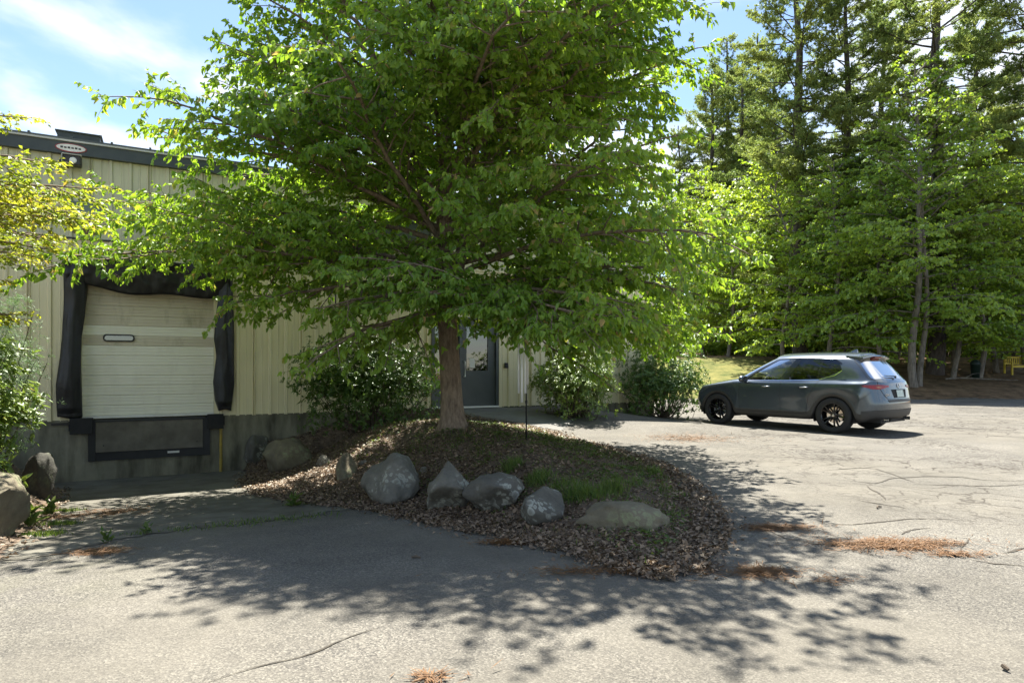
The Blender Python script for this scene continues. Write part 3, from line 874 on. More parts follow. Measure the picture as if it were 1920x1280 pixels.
# side door with sidelight
sd = empty('side_door'); sd.parent = B
m_ = MB()
m_.box(PD0, PD0 + 0.07, -0.045, 0.15, FLOOR, PDTOP); m_.box(PD1 - 0.07, PD1, -0.045, 0.15, FLOOR, PDTOP); m_.box(PD0 + 0.07, PD1 - 0.07, -0.045, 0.15, PDTOP - 0.07, PDTOP)
m_.box(6.31, 6.38, -0.045, 0.15, FLOOR, PDTOP - 0.07); m_.box(PD0 + 0.07, 6.31, -0.04, 0.14, 0.95, 1.02)
m_.build('door_frame', M['doorgrey'], sd)
m_ = MB(); m_.box(PD0 + 0.07, 6.31, 0.02, 0.06, FLOOR, 0.95); m_.build('lower_panel', M['doorgrey'], sd)
m_ = MB(); m_.box(PD0 + 0.07, 6.31, 0.035, 0.045, 1.02, PDTOP - 0.07); m_.build('sidelight_pane', M['winglass'], sd)
lf = MB(); a, b = 6.385, 7.265
lf.box(a, a + 0.13, 0.02, 0.065, FLOOR + 0.03, PDTOP - 0.075); lf.box(b - 0.19, b, 0.02, 0.065, FLOOR + 0.03, PDTOP - 0.075)
lf.box(a + 0.13, b - 0.19, 0.02, 0.065, FLOOR + 0.03, 1.26); lf.box(a + 0.13, b - 0.19, 0.02, 0.065, 2.30, PDTOP - 0.075)
leaf_ = lf.build('door_leaf', M['doorgrey'], sd)
m_ = MB(); m_.box(a + 0.13, b - 0.19, 0.04, 0.048, 1.26, 2.30); m_.build('door_pane', M['winglass'], leaf_)
m_ = MB(); m_.box(6.60, 6.74, 0.0365, 0.0385, 1.33, 1.56); m_.build('paper_notice', M['white'], leaf_)
m_ = MB(); m_.tube([(6.45, 0.02, 1.48), (6.45, -0.05, 1.48), (6.45, -0.05, 1.12), (6.45, 0.02, 1.12)], 0.013, 8); m_.build('pull_handle', M['alu'], leaf_)
m_ = MB(); m_.box(PD0, PD1, -0.06, 0.14, FLOOR - 0.015, FLOOR + 0.022); m_.build('threshold', M['alu'], sd)
# dark room behind the panes
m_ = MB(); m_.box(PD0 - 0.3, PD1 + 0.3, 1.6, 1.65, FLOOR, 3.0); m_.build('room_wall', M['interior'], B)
# door jamb trim, pale
m_ = MB(); m_.box(PD1 + 0.002, PD1 + 0.085, -0.055, -0.045, FLOOR - 0.02, PDTOP + 0.08); m_.box(PD0 - 0.085, PD1 + 0.002, -0.055, -0.045, PDTOP + 0.002, PDTOP + 0.08)
m_.build('door_trim', M['siding'], B)

# strip window high on the wall
wg = empty('window'); wg.parent = B
W0, W1, WZ0, WZ1 = 2.84, 5.6, 4.02, 4.62
m_ = MB(); m_.box(W0, W1, -0.075, -0.04, WZ0, WZ0 + 0.05); m_.box(W0, W1, -0.075, -0.04, WZ1 - 0.05, WZ1)
for q in range(4):
    xx = W0 + (W1 - W0 - 0.05) * q / 3; m_.box(xx, xx + 0.05, -0.072, -0.042, WZ0 + 0.05, WZ1 - 0.05)
m_.build('window_frame', M['darkmetal'], wg)
for q in range(3):
    xx = W0 + (W1 - W0 - 0.05) * q / 3 + 0.05; x2 = W0 + (W1 - W0 - 0.05) * (q + 1) / 3
    m_ = MB(); m_.box(xx, x2, -0.058, -0.05, WZ0 + 0.05, WZ1 - 0.05); m_.build('window_pane', M['doorgrey'], wg)


# things fixed to the wall
def on_wall(name, s, z, label, cat, group=None):
    p = wall_pt(s); o = empty(name, (p[0], p[1], z), FA); tag(o, label, cat, group); return o


t_ = on_wall('utility_box', -1.0, 3.83, 'flat square grey green cover plate fixed high on the upper siding', 'utility cover')
m_ = MB(); m_.box(-0.22, 0.22, -0.10, -0.045, 0, 0.44); m_.build('cover', M['boxgrey'], t_, bevel=0.008)
m_ = MB(); m_.box(-0.23, 0.23, -0.112, -0.10, 0.425, 0.452); m_.box(-0.23, -0.20, -0.108, -0.10, 0, 0.425); m_.box(0.20, 0.23, -0.108, -0.10, 0, 0.425); m_.build('rim', M['boxgrey'], t_)
m_ = MB(); m_.box(-0.18, 0.17, -0.04, -0.016, -0.10, 0.0); m_.build('mounting_board', M['wood'], t_)

t_ = on_wall('flood_light', -1.18, 4.93, 'small dark floodlight hanging under the roof edge below the oval sign', 'floodlight')
m_ = MB(); m_.box(-0.12, 0.14, -0.34, -0.12, -0.06, 0.10); m_.build('lamp_housing', M['darkmetal'], t_, bevel=0.015)
m_ = MB(); m_.box(-0.13, 0.15, -0.36, -0.12, 0.103, 0.115); m_.box(-0.135, -0.125, -0.36, -0.12, -0.06, 0.103); m_.build('visor', M['trim'], t_)
m_ = MB(); m_.lathe([(0.0, -0.352), (0.04, -0.352), (0.055, -0.342)], 16, 'y', (0.03, 0, 0.01)); m_.build('lens', M['alu'], t_)
m_ = MB(); m_.tube([(-0.02, -0.1, 0.2), (-0.02, -0.14, 0.15), (0, -0.2, 0.10)], 0.02, 8); m_.lathe([(0, -0.10), (0.075, -0.10), (0.09, -0.02), (0.09, -0.012)], 16, 'y', (-0.13, 0, 0.02)); m_.build('bracket', M['darkmetal'], t_)

t_ = on_wall('oval_sign', -1.20, EAVE + 0.085, 'tiny oval sign with red rim on the dark roof edge', 'sign')
def oval(a, b, y0, y1, m, name, k=32):
    mb = MB(); mb.prism([(a * math.cos(2 * math.pi * i / k), b * math.sin(2 * math.pi * i / k)) for i in range(k)], y0, y1); return mb.build(name, m, t_)
oval(0.235, 0.078, -0.14, -0.131, M['red'], 'red_rim'); oval(0.215, 0.062, -0.147, -0.1405, M['white'], 'face')
m_ = MB()
for q in range(6): m_.box(-0.155 + q * 0.053, -0.118 + q * 0.053, -0.1495, -0.1475, -0.016, 0.018 - 0.006 * (q % 2))
m_.build('lettering', M['darkmetal'], t_)

t_ = on_wall('wall_light', 2.08, 3.70, 'wide dark wall light above the seam right of the dock door', 'wall light')
m_ = MB(); m_.prism([(-0.36, 0.20), (-0.36, 0.06), (-0.30, 0.0), (0.28, 0.0), (0.34, 0.06), (0.36, 0.20)], -0.17, -0.05); m_.build('lamp_housing', M['darkmetal'], t_, bevel=0.012)
m_ = MB(); m_.box(-0.39, 0.39, -0.045, -0.017, -0.03, 0.24); m_.build('back_plate', M['trim'], t_)

t_ = on_wall('card_reader', 7.53, 1.38, 'small black card reader on the wall right of the side door', 'card reader')
m_ = MB(); m_.box(-0.045, 0.045, -0.085, -0.045, -0.06, 0.07); m_.build('case', M['blackpaint'], t_, bevel=0.008)
m_ = MB(); m_.box(-0.025, 0.025, -0.089, -0.0855, -0.03, 0.03); m_.build('sensor_face', M['darkmetal'], t_)

# ------------------------------------------------------------------ boulders
def ico(sub):
    import bmesh
    bm = bmesh.new(); bmesh.ops.create_icosphere(bm, subdivisions=sub, radius=1.0)
    V = np.array([v.co[:] for v in bm.verts]); Fc = np.array([[v.index for v in f.verts] for f in bm.faces]); bm.free()
    return V, Fc


ICO4 = ico(4); ICO3 = ico(3)


def boulder(name, cx, cy, zb, sx, sy, sz, rz, seed, m, label=None, cuts=9, hi=True, pointy=0.0):
    V, Fc = (ICO4 if hi else ICO3); V = V.copy()
    r = np.random.default_rng(seed)
    for q in range(cuts):
        d = r.normal(size=3); d[2] *= 0.6; d /= np.linalg.norm(d)
        lim = r.uniform(0.5, 0.82)
        over = np.maximum(0, V @ d - lim); V -= np.outer(over * 0.98, d)
    nz = np.array([noise.noise(Vector(v) * 1.6 + Vector((seed, 0, 0))) * 0.15 + noise.noise(Vector(v) * 4.5 + Vector((0, seed, 0))) * 0.085 + noise.noise(Vector(v) * 11 + Vector((0, seed, 3))) * 0.025 for v in V])
    V *= (1 + nz)[:, None]
    if pointy:
        V[:, :2] *= (1 - pointy * np.clip(V[:, 2:3], -0.2, 1))
    V *= np.array([sx, sy, sz])
    o = link(name, raw_mesh(name, V, Fc, smooth=True), m, loc=(cx, cy, zb + sz * 0.72), rot=(r.uniform(-.08, .08), r.uniform(-.08, .08), rz))
    if label: tag(o, label, 'boulder')
    return o


def rock_px(x0, x1, y0, y1, depth, rz, seed, m, label, zoff=0.0, **kw):
    """boulder standing where its foot shows between x0..x1 at y1"""
    cx, cy = ground_hit((x0 + x1) / 2, y1)
    cy_ = cy + depth * 0.36; cx_ = cx * cy_ / cy
    w = (x1 - x0) / 1200 * cy_ * 0.5
    zb = float(terr(cx_, cy_)) + zoff
    ztop = CAMZ + (690 - y0) / 1200 * cy_
    sz = max(0.1, (ztop - zb) / 1.66)
    return boulder('boulder', cx_, cy_, zb, w * 1.14, depth * 0.62, sz * 1.06, rz, seed, m, label, **kw)


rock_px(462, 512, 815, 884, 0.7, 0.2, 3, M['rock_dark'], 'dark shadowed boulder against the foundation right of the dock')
rock_px(494, 582, 830, 894, 0.7, 0.0, 8, M['rock_tan'], 'smooth tan boulder at the dock end of the rock row', cuts=3)
rock_px(630, 677, 852, 918, 0.5, 0.1, 14, M['rock_tan'], 'narrow pointed upright boulder in the leaf litter', pointy=0.42)
rock_px(680, 787, 862, 948, 0.75, -0.2, 22, M['rock_grey'], 'broad rounded grey boulder right of the pointed one')
rock_px(794, 884, 878, 964, 0.7, 0.3, 31, M['rock_grey'], 'dome shaped grey boulder with pale lichen rings in mid row')
rock_px(876, 980, 890, 972, 0.65, 0.1, 45, M['rock_dark'], 'dark angular boulder with slanting top and white lichen rings')
rock_px(963, 1052, 912, 990, 0.5, -0.3, 58, M['rock_dark'], 'lichen crusted grey boulder next to the long flat rock')
rock_px(1076, 1240, 945, 1003, 0.42, 0.02, 65, M['rock_tan'], 'long low flat topped boulder nearest the camera', cuts=3)
rock_px(-95, 20, 892, 1030, 0.9, 0.2, 77, M['rock_tan'], 'big sunlit tan boulder at the left picture edge', cuts=4)
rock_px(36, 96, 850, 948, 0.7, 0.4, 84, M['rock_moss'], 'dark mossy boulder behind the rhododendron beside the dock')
for q, (a, b, c, d, lb) in enumerate(((590, 628, 866, 886, 'small stone half buried between the tan and the pointed boulder'),
                                     (668, 690, 880, 896, 'small round stone wedged beside the pointed boulder'),
                                     (782, 806, 892, 908, 'small dark stone between the broad and the dome boulders'))):
    x_, y_ = ground_hit((a + b) / 2, d + 22); zz = float(mound_z(np.array([x_ * 1.06]), np.array([y_ * 1.06]), False)[0])
    wd = (b - a) / 1200 * y_ * 0.55
    tag(boulder('stone', x_ * 1.06, y_ * 1.06, zz - 0.03, wd, wd * 0.9, wd * 0.6, q, 100 + q, M['rock_grey'], hi=False), lb, 'stone')


# ------------------------------------------------------------------ plant growing
def rot_about(v, ax, a):
    ax = ax / (np.linalg.norm(ax) + 1e-9)
    return v * math.cos(a) + np.cross(ax, v) * math.sin(a) + ax * (ax @ v) * (1 - math.cos(a))


def limb_path(p0, az, el0, length, droop, n, r, wob=0.10):
    pts = [np.array(p0, float)]; st = length / (n - 1); a = az
    for i in range(1, n):
        t = i / (n - 1); el = el0 - droop * t ** 1.3 + r.normal() * wob * 0.5; a = a + r.normal() * wob
        d = np.array([math.cos(a) * math.cos(el), math.sin(a) * math.cos(el), math.sin(el)])
        pts.append(pts[-1] + d * st)
    return np.array(pts)


class Grower:
    def __init__(s, seed, twigs=True): s.twigs = twigs; s.r = np.random.default_rng(seed); s.wood = []; s.sides = []; s.C = []; s.D = []; s.N = []

    def leaf_run(s, pts, spacing, spread, droop, jit, upn):
        r = s.r
        seg = np.diff(pts, axis=0); ln = np.linalg.norm(seg, axis=1); tot = ln.sum()
        k = max(2, int(tot / spacing)); ts = np.sort(r.uniform(0.1, 1.0, k)) * tot
        cum = np.concatenate([[0], np.cumsum(ln)]); idx = np.clip(np.searchsorted(cum, ts) - 1, 0, len(seg) - 1)
        p = pts[idx] + seg[idx] * ((ts - cum[idx]) / np.maximum(ln[idx], 1e-6))[:, None]
        d = unit(seg[idx]); side = np.where(np.arange(k) % 2 == 0, 1.0, -1.0)[:, None]
        sv = unit(np.cross(d, np.array([0, 0, 1.0])))
        D = d * (0.55 + 0.4 * r.random((k, 1))) + sv * side * spread + np.array([0, 0, -1.0]) * droop + r.normal(size=(k, 3)) * jit
        N_ = np.array([0, 0, 1.0]) * upn + r.normal(size=(k, 3)) * 0.8
        s.C.append(p + r.normal(size=(k, 3)) * 0.012); s.D.append(D); s.N.append(N_)

    def limb(s, p0, az, el0, length, droop, rad, sec_sp=0.20, twig_sp=0.115, twig=(0.22, 0.48), leaf_sp=0.027, start=0.22, spread=0.75, ldroop=0.75, jit=0.32, upn=0.8, flat=0.35, secf=0.5):
        r = s.r
        n = max(5, int(length / 0.4) + 2)
        P = limb_path(p0, az, el0, length, droop, n, r)
        tt = np.linspace(0, 1, n)
        s.wood.append((P, rad * (1 - 0.85 * tt) + 0.004)); s.sides.append(7 if rad > 0.03 else 5)
        k = max(3, int(length * (1 - start) / sec_sp))
        for i in range(k + 1):
            t = start + (1 - start) * (i + r.uniform(-.3, .3)) / k; t = min(max(t, 0.05), 0.995)
            f = t * (n - 1); a = int(min(f, n - 2)); q = P[a] + (P[a + 1] - P[a]) * (f - a); d = unit(P[a + 1] - P[a])
            sgn = 1 if i % 2 else -1
            ang = r.uniform(0.6, 1.1) * sgn * (0.3 if i == k else 1)
            d2 = rot_about(d, np.array([0, 0, 1.0]), ang); d2 = d2 + np.array([0, 0, r.normal() * flat * 0.6]); d2 = unit(d2)
            L2 = length * (secf * (1 - t) + 0.13) * r.uniform(0.7, 1.25)
            L2 = max(L2, 0.3)
            az2 = math.atan2(d2[1], d2[0]); el2 = math.asin(max(-1, min(1, d2[2])))
            n2_ = max(4, int(L2 / 0.25) + 1)
            P2 = limb_path(q, az2, el2, L2, droop * 0.55, n2_, r, 0.12)
            s.wood.append((P2, max(0.004, rad * 0.33 * (1 - 0.4 * t)) * (1 - 0.8 * np.linspace(0, 1, n2_)) + 0.0025)); s.sides.append(4)
            s.leaf_run(P2[len(P2) // 2:], leaf_sp, spread, ldroop, jit, upn)
            kt = max(2, int(L2 / twig_sp))
            for j in range(kt):
                t2 = (j + r.uniform(0.1, 0.9)) / kt; f2 = t2 * (n2_ - 1); b = int(min(f2, n2_ - 2))
                q2 = P2[b] + (P2[b + 1] - P2[b]) * (f2 - b); dd_ = unit(P2[b + 1] - P2[b])
                d3 = rot_about(dd_, np.array([0, 0, 1.0]), r.uniform(0.5, 1.1) * (1 if j % 2 else -1)); d3 = unit(d3 + np.array([0, 0, r.normal() * flat]))
                L3 = r.uniform(*twig) * (1.15 - 0.5 * t2)
                P3 = np.array([q2, q2 + d3 * L3 * 0.5, q2 + d3 * L3 + np.array([0, 0, -0.12 * L3])])
                if s.twigs:
                    s.wood.append((P3, np.array([0.0035, 0.0028, 0.0015]))); s.sides.append(3)
                s.leaf_run(P3, leaf_sp, spread, ldroop, jit, upn)

    def arrays(s): return np.concatenate(s.C), np.concatenate(s.D), np.concatenate(s.N)


# ------------------------------------------------------------------ the big tree on the bed
TX, TY = -0.92, 10.0
TZ = float(mound_z(np.array([TX]), np.array([TY]), False)[0]) - 0.03
tree = empty('shade_tree', (TX, TY, TZ))
tag(tree, 'big bright green leafy tree rising from the leaf covered bed before the warehouse', 'tree')
gr_ = Grower(5)


def trunk_path(zs, base, lean, wob, seed):
    r = np.random.default_rng(seed)
    p = np.array([[base[0] + lean[0] * (z - zs[0]) + wob * math.sin(z * 0.9 + seed), base[1] + lean[1] * (z - zs[0]) + wob * math.cos(z * 0.7 + seed), z] for z in zs])
    p[:, :2] -= p[0, :2] - np.array(base)
    return p


zs = np.array([-0.1, 0.0, 0.08, 0.2, 0.45, 0.9, 1.4, 2.0, 2.6, 3.3, 4.2, 5.2, 6.4, 7.8, 9.2, 10.6])
main = trunk_path(zs, (0, 0), (-0.012, 0.0), 0.05, 2)
mr_ = np.array([0.32, 0.28, 0.235, 0.198, 0.172, 0.160, 0.152, 0.148, 0.14, 0.125, 0.105, 0.085, 0.065, 0.048, 0.03, 0.012])
gr_.wood.append((main, mr_)); gr_.sides.append(16)
lead2 = np.array([[0.02, -0.02, 2.2], [0.13, -0.06, 2.75], [0.22, -0.1, 3.4], [0.55, -0.2, 4.3], [0.95, -0.3, 5.3], [1.35, -0.35, 6.6], [1.6, -0.4, 8.2]])
gr_.wood.append((lead2, np.array([0.10, 0.095, 0.085, 0.07, 0.055, 0.035, 0.015]))); gr_.sides.append(9)
lead3 = np.array([[-0.02, 0.0, 3.0], [-0.3, -0.12, 3.7], [-0.75, -0.3, 4.5], [-1.15, -0.5, 5.6], [-1.4, -0.6, 7.2]])
gr_.wood.append((lead3, np.array([0.085, 0.075, 0.06, 0.045, 0.015]))); gr_.sides.append(8)


def on_path(path, z):
    i = int(np.clip(np.searchsorted(path[:, 2], z) - 1, 0, len(path) - 2))
    t = (z - path[i, 2]) / (path[i + 1, 2] - path[i, 2]); return path[i] + (path[i + 1] - path[i]) * min(1, max(0, t))


explicit = [(2.75, 184, 15, 5.3, 16), (2.5, 199, 12, 3.8, 10), (2.3, 210, 8, 3.2, 12), (1.85, 226, -4, 2.5, 26), (2.9, 172, 18, 3.7, 20),
            (3.1, 194, 26, 4.1, 22),
            (2.2, -8, 14, 3.9, 22), (2.0, -38, 8, 3.7, 26), (1.9, -62, 4, 3.2, 24), (2.1, -22, 10, 3.7, 26), (2.5, 12, 22, 4.2, 26), (2.3, -50, 16, 4.4, 26), (2.0, -85, 6, 2.6, 20), (2.2, -105, 10, 2.8, 24),
            (2.0, -130, 4, 2.3, 20), (2.15, 35, 14, 4.2, 24), (1.95, 2, 4, 3.6, 22), (2.6, -30, 24, 4.1, 26), (1.95, -30, 0, 3.5, 14), (1.9, -12, -2, 3.9, 10), (2.05, -48, -2, 3.3, 12), (2.0, 14, 0, 4.0, 12),
            (3.2, -56, 34, 4.9, 30), (3.8, -40, 36, 4.2, 30), (4.4, -60, 34, 3.9, 30), (3.4, -72, 30, 4.3, 30), (4.9, -50, 40, 3.9, 30), (3.8, -84, 32, 3.6, 28),
            (2.5, 196, 2, 4.8, 6), (2.35, 209, -5, 3.1, 8), (2.6, 191, 6, 4.2, 8)]
for z_, az_, el_, ln_, dr_ in explicit:
    gr_.limb(on_path(main, z_), R(az_), R(el_), ln_, R(dr_), 0.042)


def crown_R(z):  # reach of the crown at height z above the foot
    return np.interp(z, [1.5, 2.5, 3.3, 4.2, 5.0, 6.0, 7.0, 9.0, 10.5, 11.5], [3.2, 4.4, 4.7, 4.3, 3.8, 3.4, 3.0, 1.9, 0.9, 0.3])


golden = 137.5
nl = 112
for i in range(nl):
    z_ = 2.5 + 7.8 * ((i + 0.5) / nl) ** 0.88
    az_ = (i * golden + gr_.r.uniform(-20, 20)) % 360
    el_ = np.interp(z_, [2.3, 4, 7, 10], [24, 34, 44, 60]) + gr_.r.uniform(-6, 8)
    src = main
    if 3.0 < z_ < 7.6:
        ca = math.cos(R(az_))
        if ca > 0.35 and z_ < 7.8: src = lead2
        elif ca < -0.35 and z_ > 3.2 and z_ < 7.0: src = lead3
    p0 = on_path(src, z_)
    tipz = z_ + 1.0 + 0.12 * z_ * 0.3
    reach = crown_R(tipz) * np.interp(az_, [0, 45, 90, 135, 175, 205, 240, 268, 292, 318, 345, 360], [0.95, 1.0, 1.0, 0.97, 1.0, 0.92, 0.9, 1.0, 1.15, 1.1, 0.98, 0.95]) * gr_.r.uniform(0.82, 1.08)
    reach = max(0.7, reach - math.hypot(p0[0], p0[1]) * 0.8)
    # limbs shortened to shape the cast shadow in front and the side outline
    cz, sz_, tn = math.cos(R(az_)), math.sin(R(az_)), math.tan(R(el_ * 0.62))
    for _ in range(40):
        tx, ty, tz = TX + p0[0] + reach * cz, TY + p0[1] + reach * sz_, TZ + z_ + reach * tn
        if reach > 0.6 and (ty - 0.45 < (3.45 if tx < 0 else 2.95) + 0.51 * tz or tx + 0.45 > 0.31 * ty + 0.15 or (tz > 4.7 and tx - 0.35 < -0.47 * ty) or tx - 0.35 < -0.60 * ty): reach -= 0.12
    ln_ = reach / max(0.45, math.cos(R(el_ * 0.72)))
    gr_.limb(p0, R(az_), R(el_), ln_, R(28), 0.014 + 0.0062 * ln_, start=0.12)
for i in range(34):   # short leafy shoots round the fork
    z_ = 1.85 + 3.6 * gr_.r.random(); src = main if i % 3 else lead2
    gr_.limb(on_path(src, max(z_, src[0, 2] + 0.1)), gr_.r.uniform(0, 6.28), R(gr_.r.uniform(-5, 35)), gr_.r.uniform(0.8, 1.5), R(25), 0.010, start=0.15)
C_, D_, N_ = gr_.arrays()
kz = C_[:, 2] > 0.75
C_, D_, N_ = C_[kz], D_[kz], N_[kz]
nL = len(C_)
print('big tree leaves', nL)
sz = 0.038 + 0.072 * gr_.r.random(nL) ** 0.8
# coherent hue drift through the crown plus leaf-to-leaf scatter
hue = np.clip(0.5 + 0.22 * np.sin(C_[:, 0] * 1.3 + C_[:, 2] * 0.8) * np.sin(C_[:, 1] * 1.1 + 1.0) + gr_.r.normal(size=nL) * 0.2, 0, 0.96)
hue = np.where(gr_.r.random(nL) < 0.010, 1.0, hue)
link('crown', leaves_mesh('crown', C_, D_, N_, sz, sz * gr_.r.uniform(0.5, 0.68, nL), hue, bend=0.28), M['leaf'], tree)
link('trunk', tubes_mesh('trunk', gr_.wood, gr_.sides), M['bark'], tree)


# ------------------------------------------------------------------ shrubs
def bush(name, label, cat, cx, cy, z0, rx, ry, hz, tips, leaf, wide, per, m, seed, group=None, bias=0.55, lump=0.25, ratio=1.0):
    r = np.random.default_rng(seed)
    root = empty(name, (cx, cy, z0)); tag(root, label, cat, group)
    d = unit(r.normal(size=(tips, 3))); d[:, 2] = np.where(r.random(tips) < 0.55, np.abs(d[:, 2]), d[:, 2] * 0.62)
    d = unit(d)
    rad = r.random(tips) ** bias
    lum = np.array([1 + lump * noise.noise(Vector(v) * 2.4 + Vector((seed, 0, 0))) + 0.5 * lump * noise.noise(Vector(v) * 6 + Vector((0, seed, 0))) for v in d])
    P = d * (rad * lum)[:, None] * np.array([rx, ry, hz * 0.62]) + np.array([0, 0, hz * 0.36])
    P = P[P[:, 2] > 0.05]; n = len(P)
    out = unit(P - np.array([0, 0, hz * 0.15]) + r.normal(size=(n, 3)) * 0.25 * rx)
    # rosettes
    k = per; ax = np.repeat(out, k, 0); c = np.repeat(P, k, 0) + r.normal(size=(n * k, 3)) * 0.02
    t1 = unit(np.cross(ax, np.array([0.3, 0.2, 1.0]))); t2 = np.cross(ax, t1)
    ph = r.random(n * k) * 2 * np.pi
    rad_ = t1 * np.cos(ph)[:, None] + t2 * np.sin(ph)[:, None]
    D = rad_ * r.uniform(0.6, 1.1, (n * k, 1)) + ax * r.uniform(0.1, 0.8, (n * k, 1)) + np.array([0, 0, -0.15])
    Nn = ax + np.array([0, 0, 0.5]) + r.normal(size=(n * k, 3)) * 0.3
    s = leaf * r.uniform(0.7, 1.2, n * k)
    hue = np.clip(np.repeat(r.random(n), k) * 0.55 + r.random(n * k) * 0.4, 0, 0.95)
    hue = np.where(r.random(n * k) < 0.012, 1.0, hue)
    link('foliage', leaves_mesh('foliage', c, D, Nn, s, s * wide, hue, fold=0.12), m, root)
    paths = []; sides = []
    for q in r.choice(n, min(n, 70), replace=False):
        b0 = np.array([r.normal() * rx * 0.12, r.normal() * ry * 0.12, -0.05]); e = P[q]; mid = (b0 + e) * 0.5 + np.array([0, 0, -0.1 * hz]) + r.normal(size=3) * 0.06
        paths.append((np.array([b0, mid, e]), np.array([0.014, 0.009, 0.004]))); sides.append(4)
    link('stems', tubes_mesh('stems', paths, sides), M['twig'], root)
    return root


def mz(x, y): return float(mound_z(np.array([x]), np.array([y]), False)[0])


bush('shrub', 'wide dark rounded shrub against the siding left of the tree trunk', 'shrub', -2.75, 12.35, mz(-2.75, 12.35) - 0.02, 1.45, 0.95, 2.1, 2600, 0.075, 0.42, 8, M['shrub'], 31, group='shrubs along the warehouse wall', lump=0.35)
bush('shrub', 'yellow green shrub just right of the side door and wind chime', 'shrub', 1.42, 14.35, 0.12, 0.95, 0.9, 1.85, 1900, 0.075, 0.40, 8, M['rhodo'], 32, group='shrubs along the warehouse wall', lump=0.3)
bush('shrub', 'loose dark green shrub at the warehouse corner ahead of the car', 'shrub', 3.95, 16.7, 0.0, 1.25, 1.15, 2.1, 2100, 0.08, 0.42, 7, M['shrub'], 33, group='shrubs along the warehouse wall', lump=0.4)
bush('rhododendron', 'sunlit glossy leaved rhododendron at the left edge above the tan boulder', 'shrub', -6.75, 7.3, float(bank_z(np.array([-6.75]), np.array([7.3]), False)[0]) - 0.35, 1.1, 1.0, 2.4, 1900, 0.11, 0.36, 9, M['rhodo'], 34, lump=0.25)
bush('juniper', 'small blue green juniper between the rhododendron and the golden conifer', 'shrub', -7.35, 8.7, 0.1, 0.8, 0.6, 2.7, 2600, 0.06, 0.16, 9, M['juniper'], 35, lump=0.5)

# golden conifer leaning in at the left edge
gc = empty('golden_conifer', (-6.95, 6.5, float(bank_z(np.array([-6.95]), np.array([6.5]), False)[0])))
tag(gc, 'yellow tinged conifer whose branches reach in at the left edge', 'tree')
gg = Grower(9)
tp = trunk_path(np.linspace(-0.1, 4.3, 12), (0, 0), (0.02, 0), 0.05, 4)
gg.wood.append((tp, np.linspace(0.12, 0.015, 12))); gg.sides.append(9)
for i in range(46):
    z_ = 1.75 + 2.4 * (i + 0.5) / 46
    az_ = (i * golden) % 360 if i % 3 == 0 else gg.r.uniform(-60, 60)
    ln_ = np.interp(z_, [1.5, 1.9, 2.2, 2.6, 3.0, 3.5, 4.0, 4.4], [1.0, 1.45, 1.9, 2.15, 2.1, 1.75, 1.0, 0.4]) * gg.r.uniform(0.75, 1.08)
    gg.limb(on_path(tp, z_), R(az_), R(10 + gg.r.uniform(-12, 12)), ln_, R(14), 0.022, sec_sp=0.11, twig_sp=0.075, twig=(0.10, 0.22), leaf_sp=0.022, start=0.3, spread=0.55, ldroop=0.12, jit=0.25, flat=0.18, secf=0.34)
C_, D_, N_ = gg.arrays(); nL = len(C_); print('conifer', nL)
sz = gg.r.uniform(0.042, 0.078, nL)
link('foliage', leaves_mesh('foliage', C_, D_, N_, sz, sz * 0.5, np.where(gg.r.random(nL) < 0.03, 1.0, np.clip(0.45 + 0.3 * np.sin(C_[:, 0] * 4 + C_[:, 2] * 5) + gg.r.normal(size=nL) * 0.2, 0, 0.95)), simple=True), M['gold'], gc)
link('trunk', tubes_mesh('trunk', gg.wood, gg.sides), M['bark'], gc)


# ------------------------------------------------------------------ wood behind the lot
def broadleaf(seed, height, spread, leaf, low=0.18, dens=1.0, stems=1):
    g_ = Grower(seed, False); r = g_.r
    for s_ in range(stems):
        zs_ = np.linspace(-0.3, height * (1 - 0.12 * s_), 14)
        tp_ = trunk_path(zs_, (0.35 * s_, 0.1 * s_), (0.02 * s_ + r.normal() * 0.015, r.normal() * 0.015), 0.22, seed + s_)
        g_.wood.append((tp_, (0.0115 * height * (1 - 0.25 * s_)) * (1 - 0.93 * np.linspace(0, 1, 14)) + 0.01)); g_.sides.append(9)
        n_ = int(46 * dens / stems * (1.0 if stems == 1 else 1.3))
        for i in range(n_):
            f = low + (0.97 - low) * (i + r.random()) / n_
            z_ = f * zs_[-1]; az_ = (i * golden + r.uniform(-30, 30))
            ln_ = spread * np.interp(f, [0, 0.2, 0.45, 0.75, 1.0], [0.75, 0.95, 1.0, 0.7, 0.2]) * r.uniform(0.7, 1.1)
            g_.limb(on_path(tp_, z_), R(az_), R(np.interp(f, [0.1, 0.5, 1], [8, 25, 55]) + r.uniform(-8, 8)), ln_, R(22), 0.03, sec_sp=0.32, twig_sp=0.21, twig=(0.35, 0.7), leaf_sp=0.060, start=0.2, flat=0.3)
    c, d, n_ = g_.arrays(); k = len(c)
    s = leaf * r.uniform(0.75, 1.25, k)
    hue = np.clip(0.45 + 0.25 * np.sin(c[:, 0] * 1.1 + c[:, 2] * 0.9 + seed) + r.normal(size=k) * 0.2, 0, 0.95)
    return leaves_mesh('crown', c, d, n_, s, s * 0.75, hue, simple=True), tubes_mesh('trunk', g_.wood, g_.sides), k


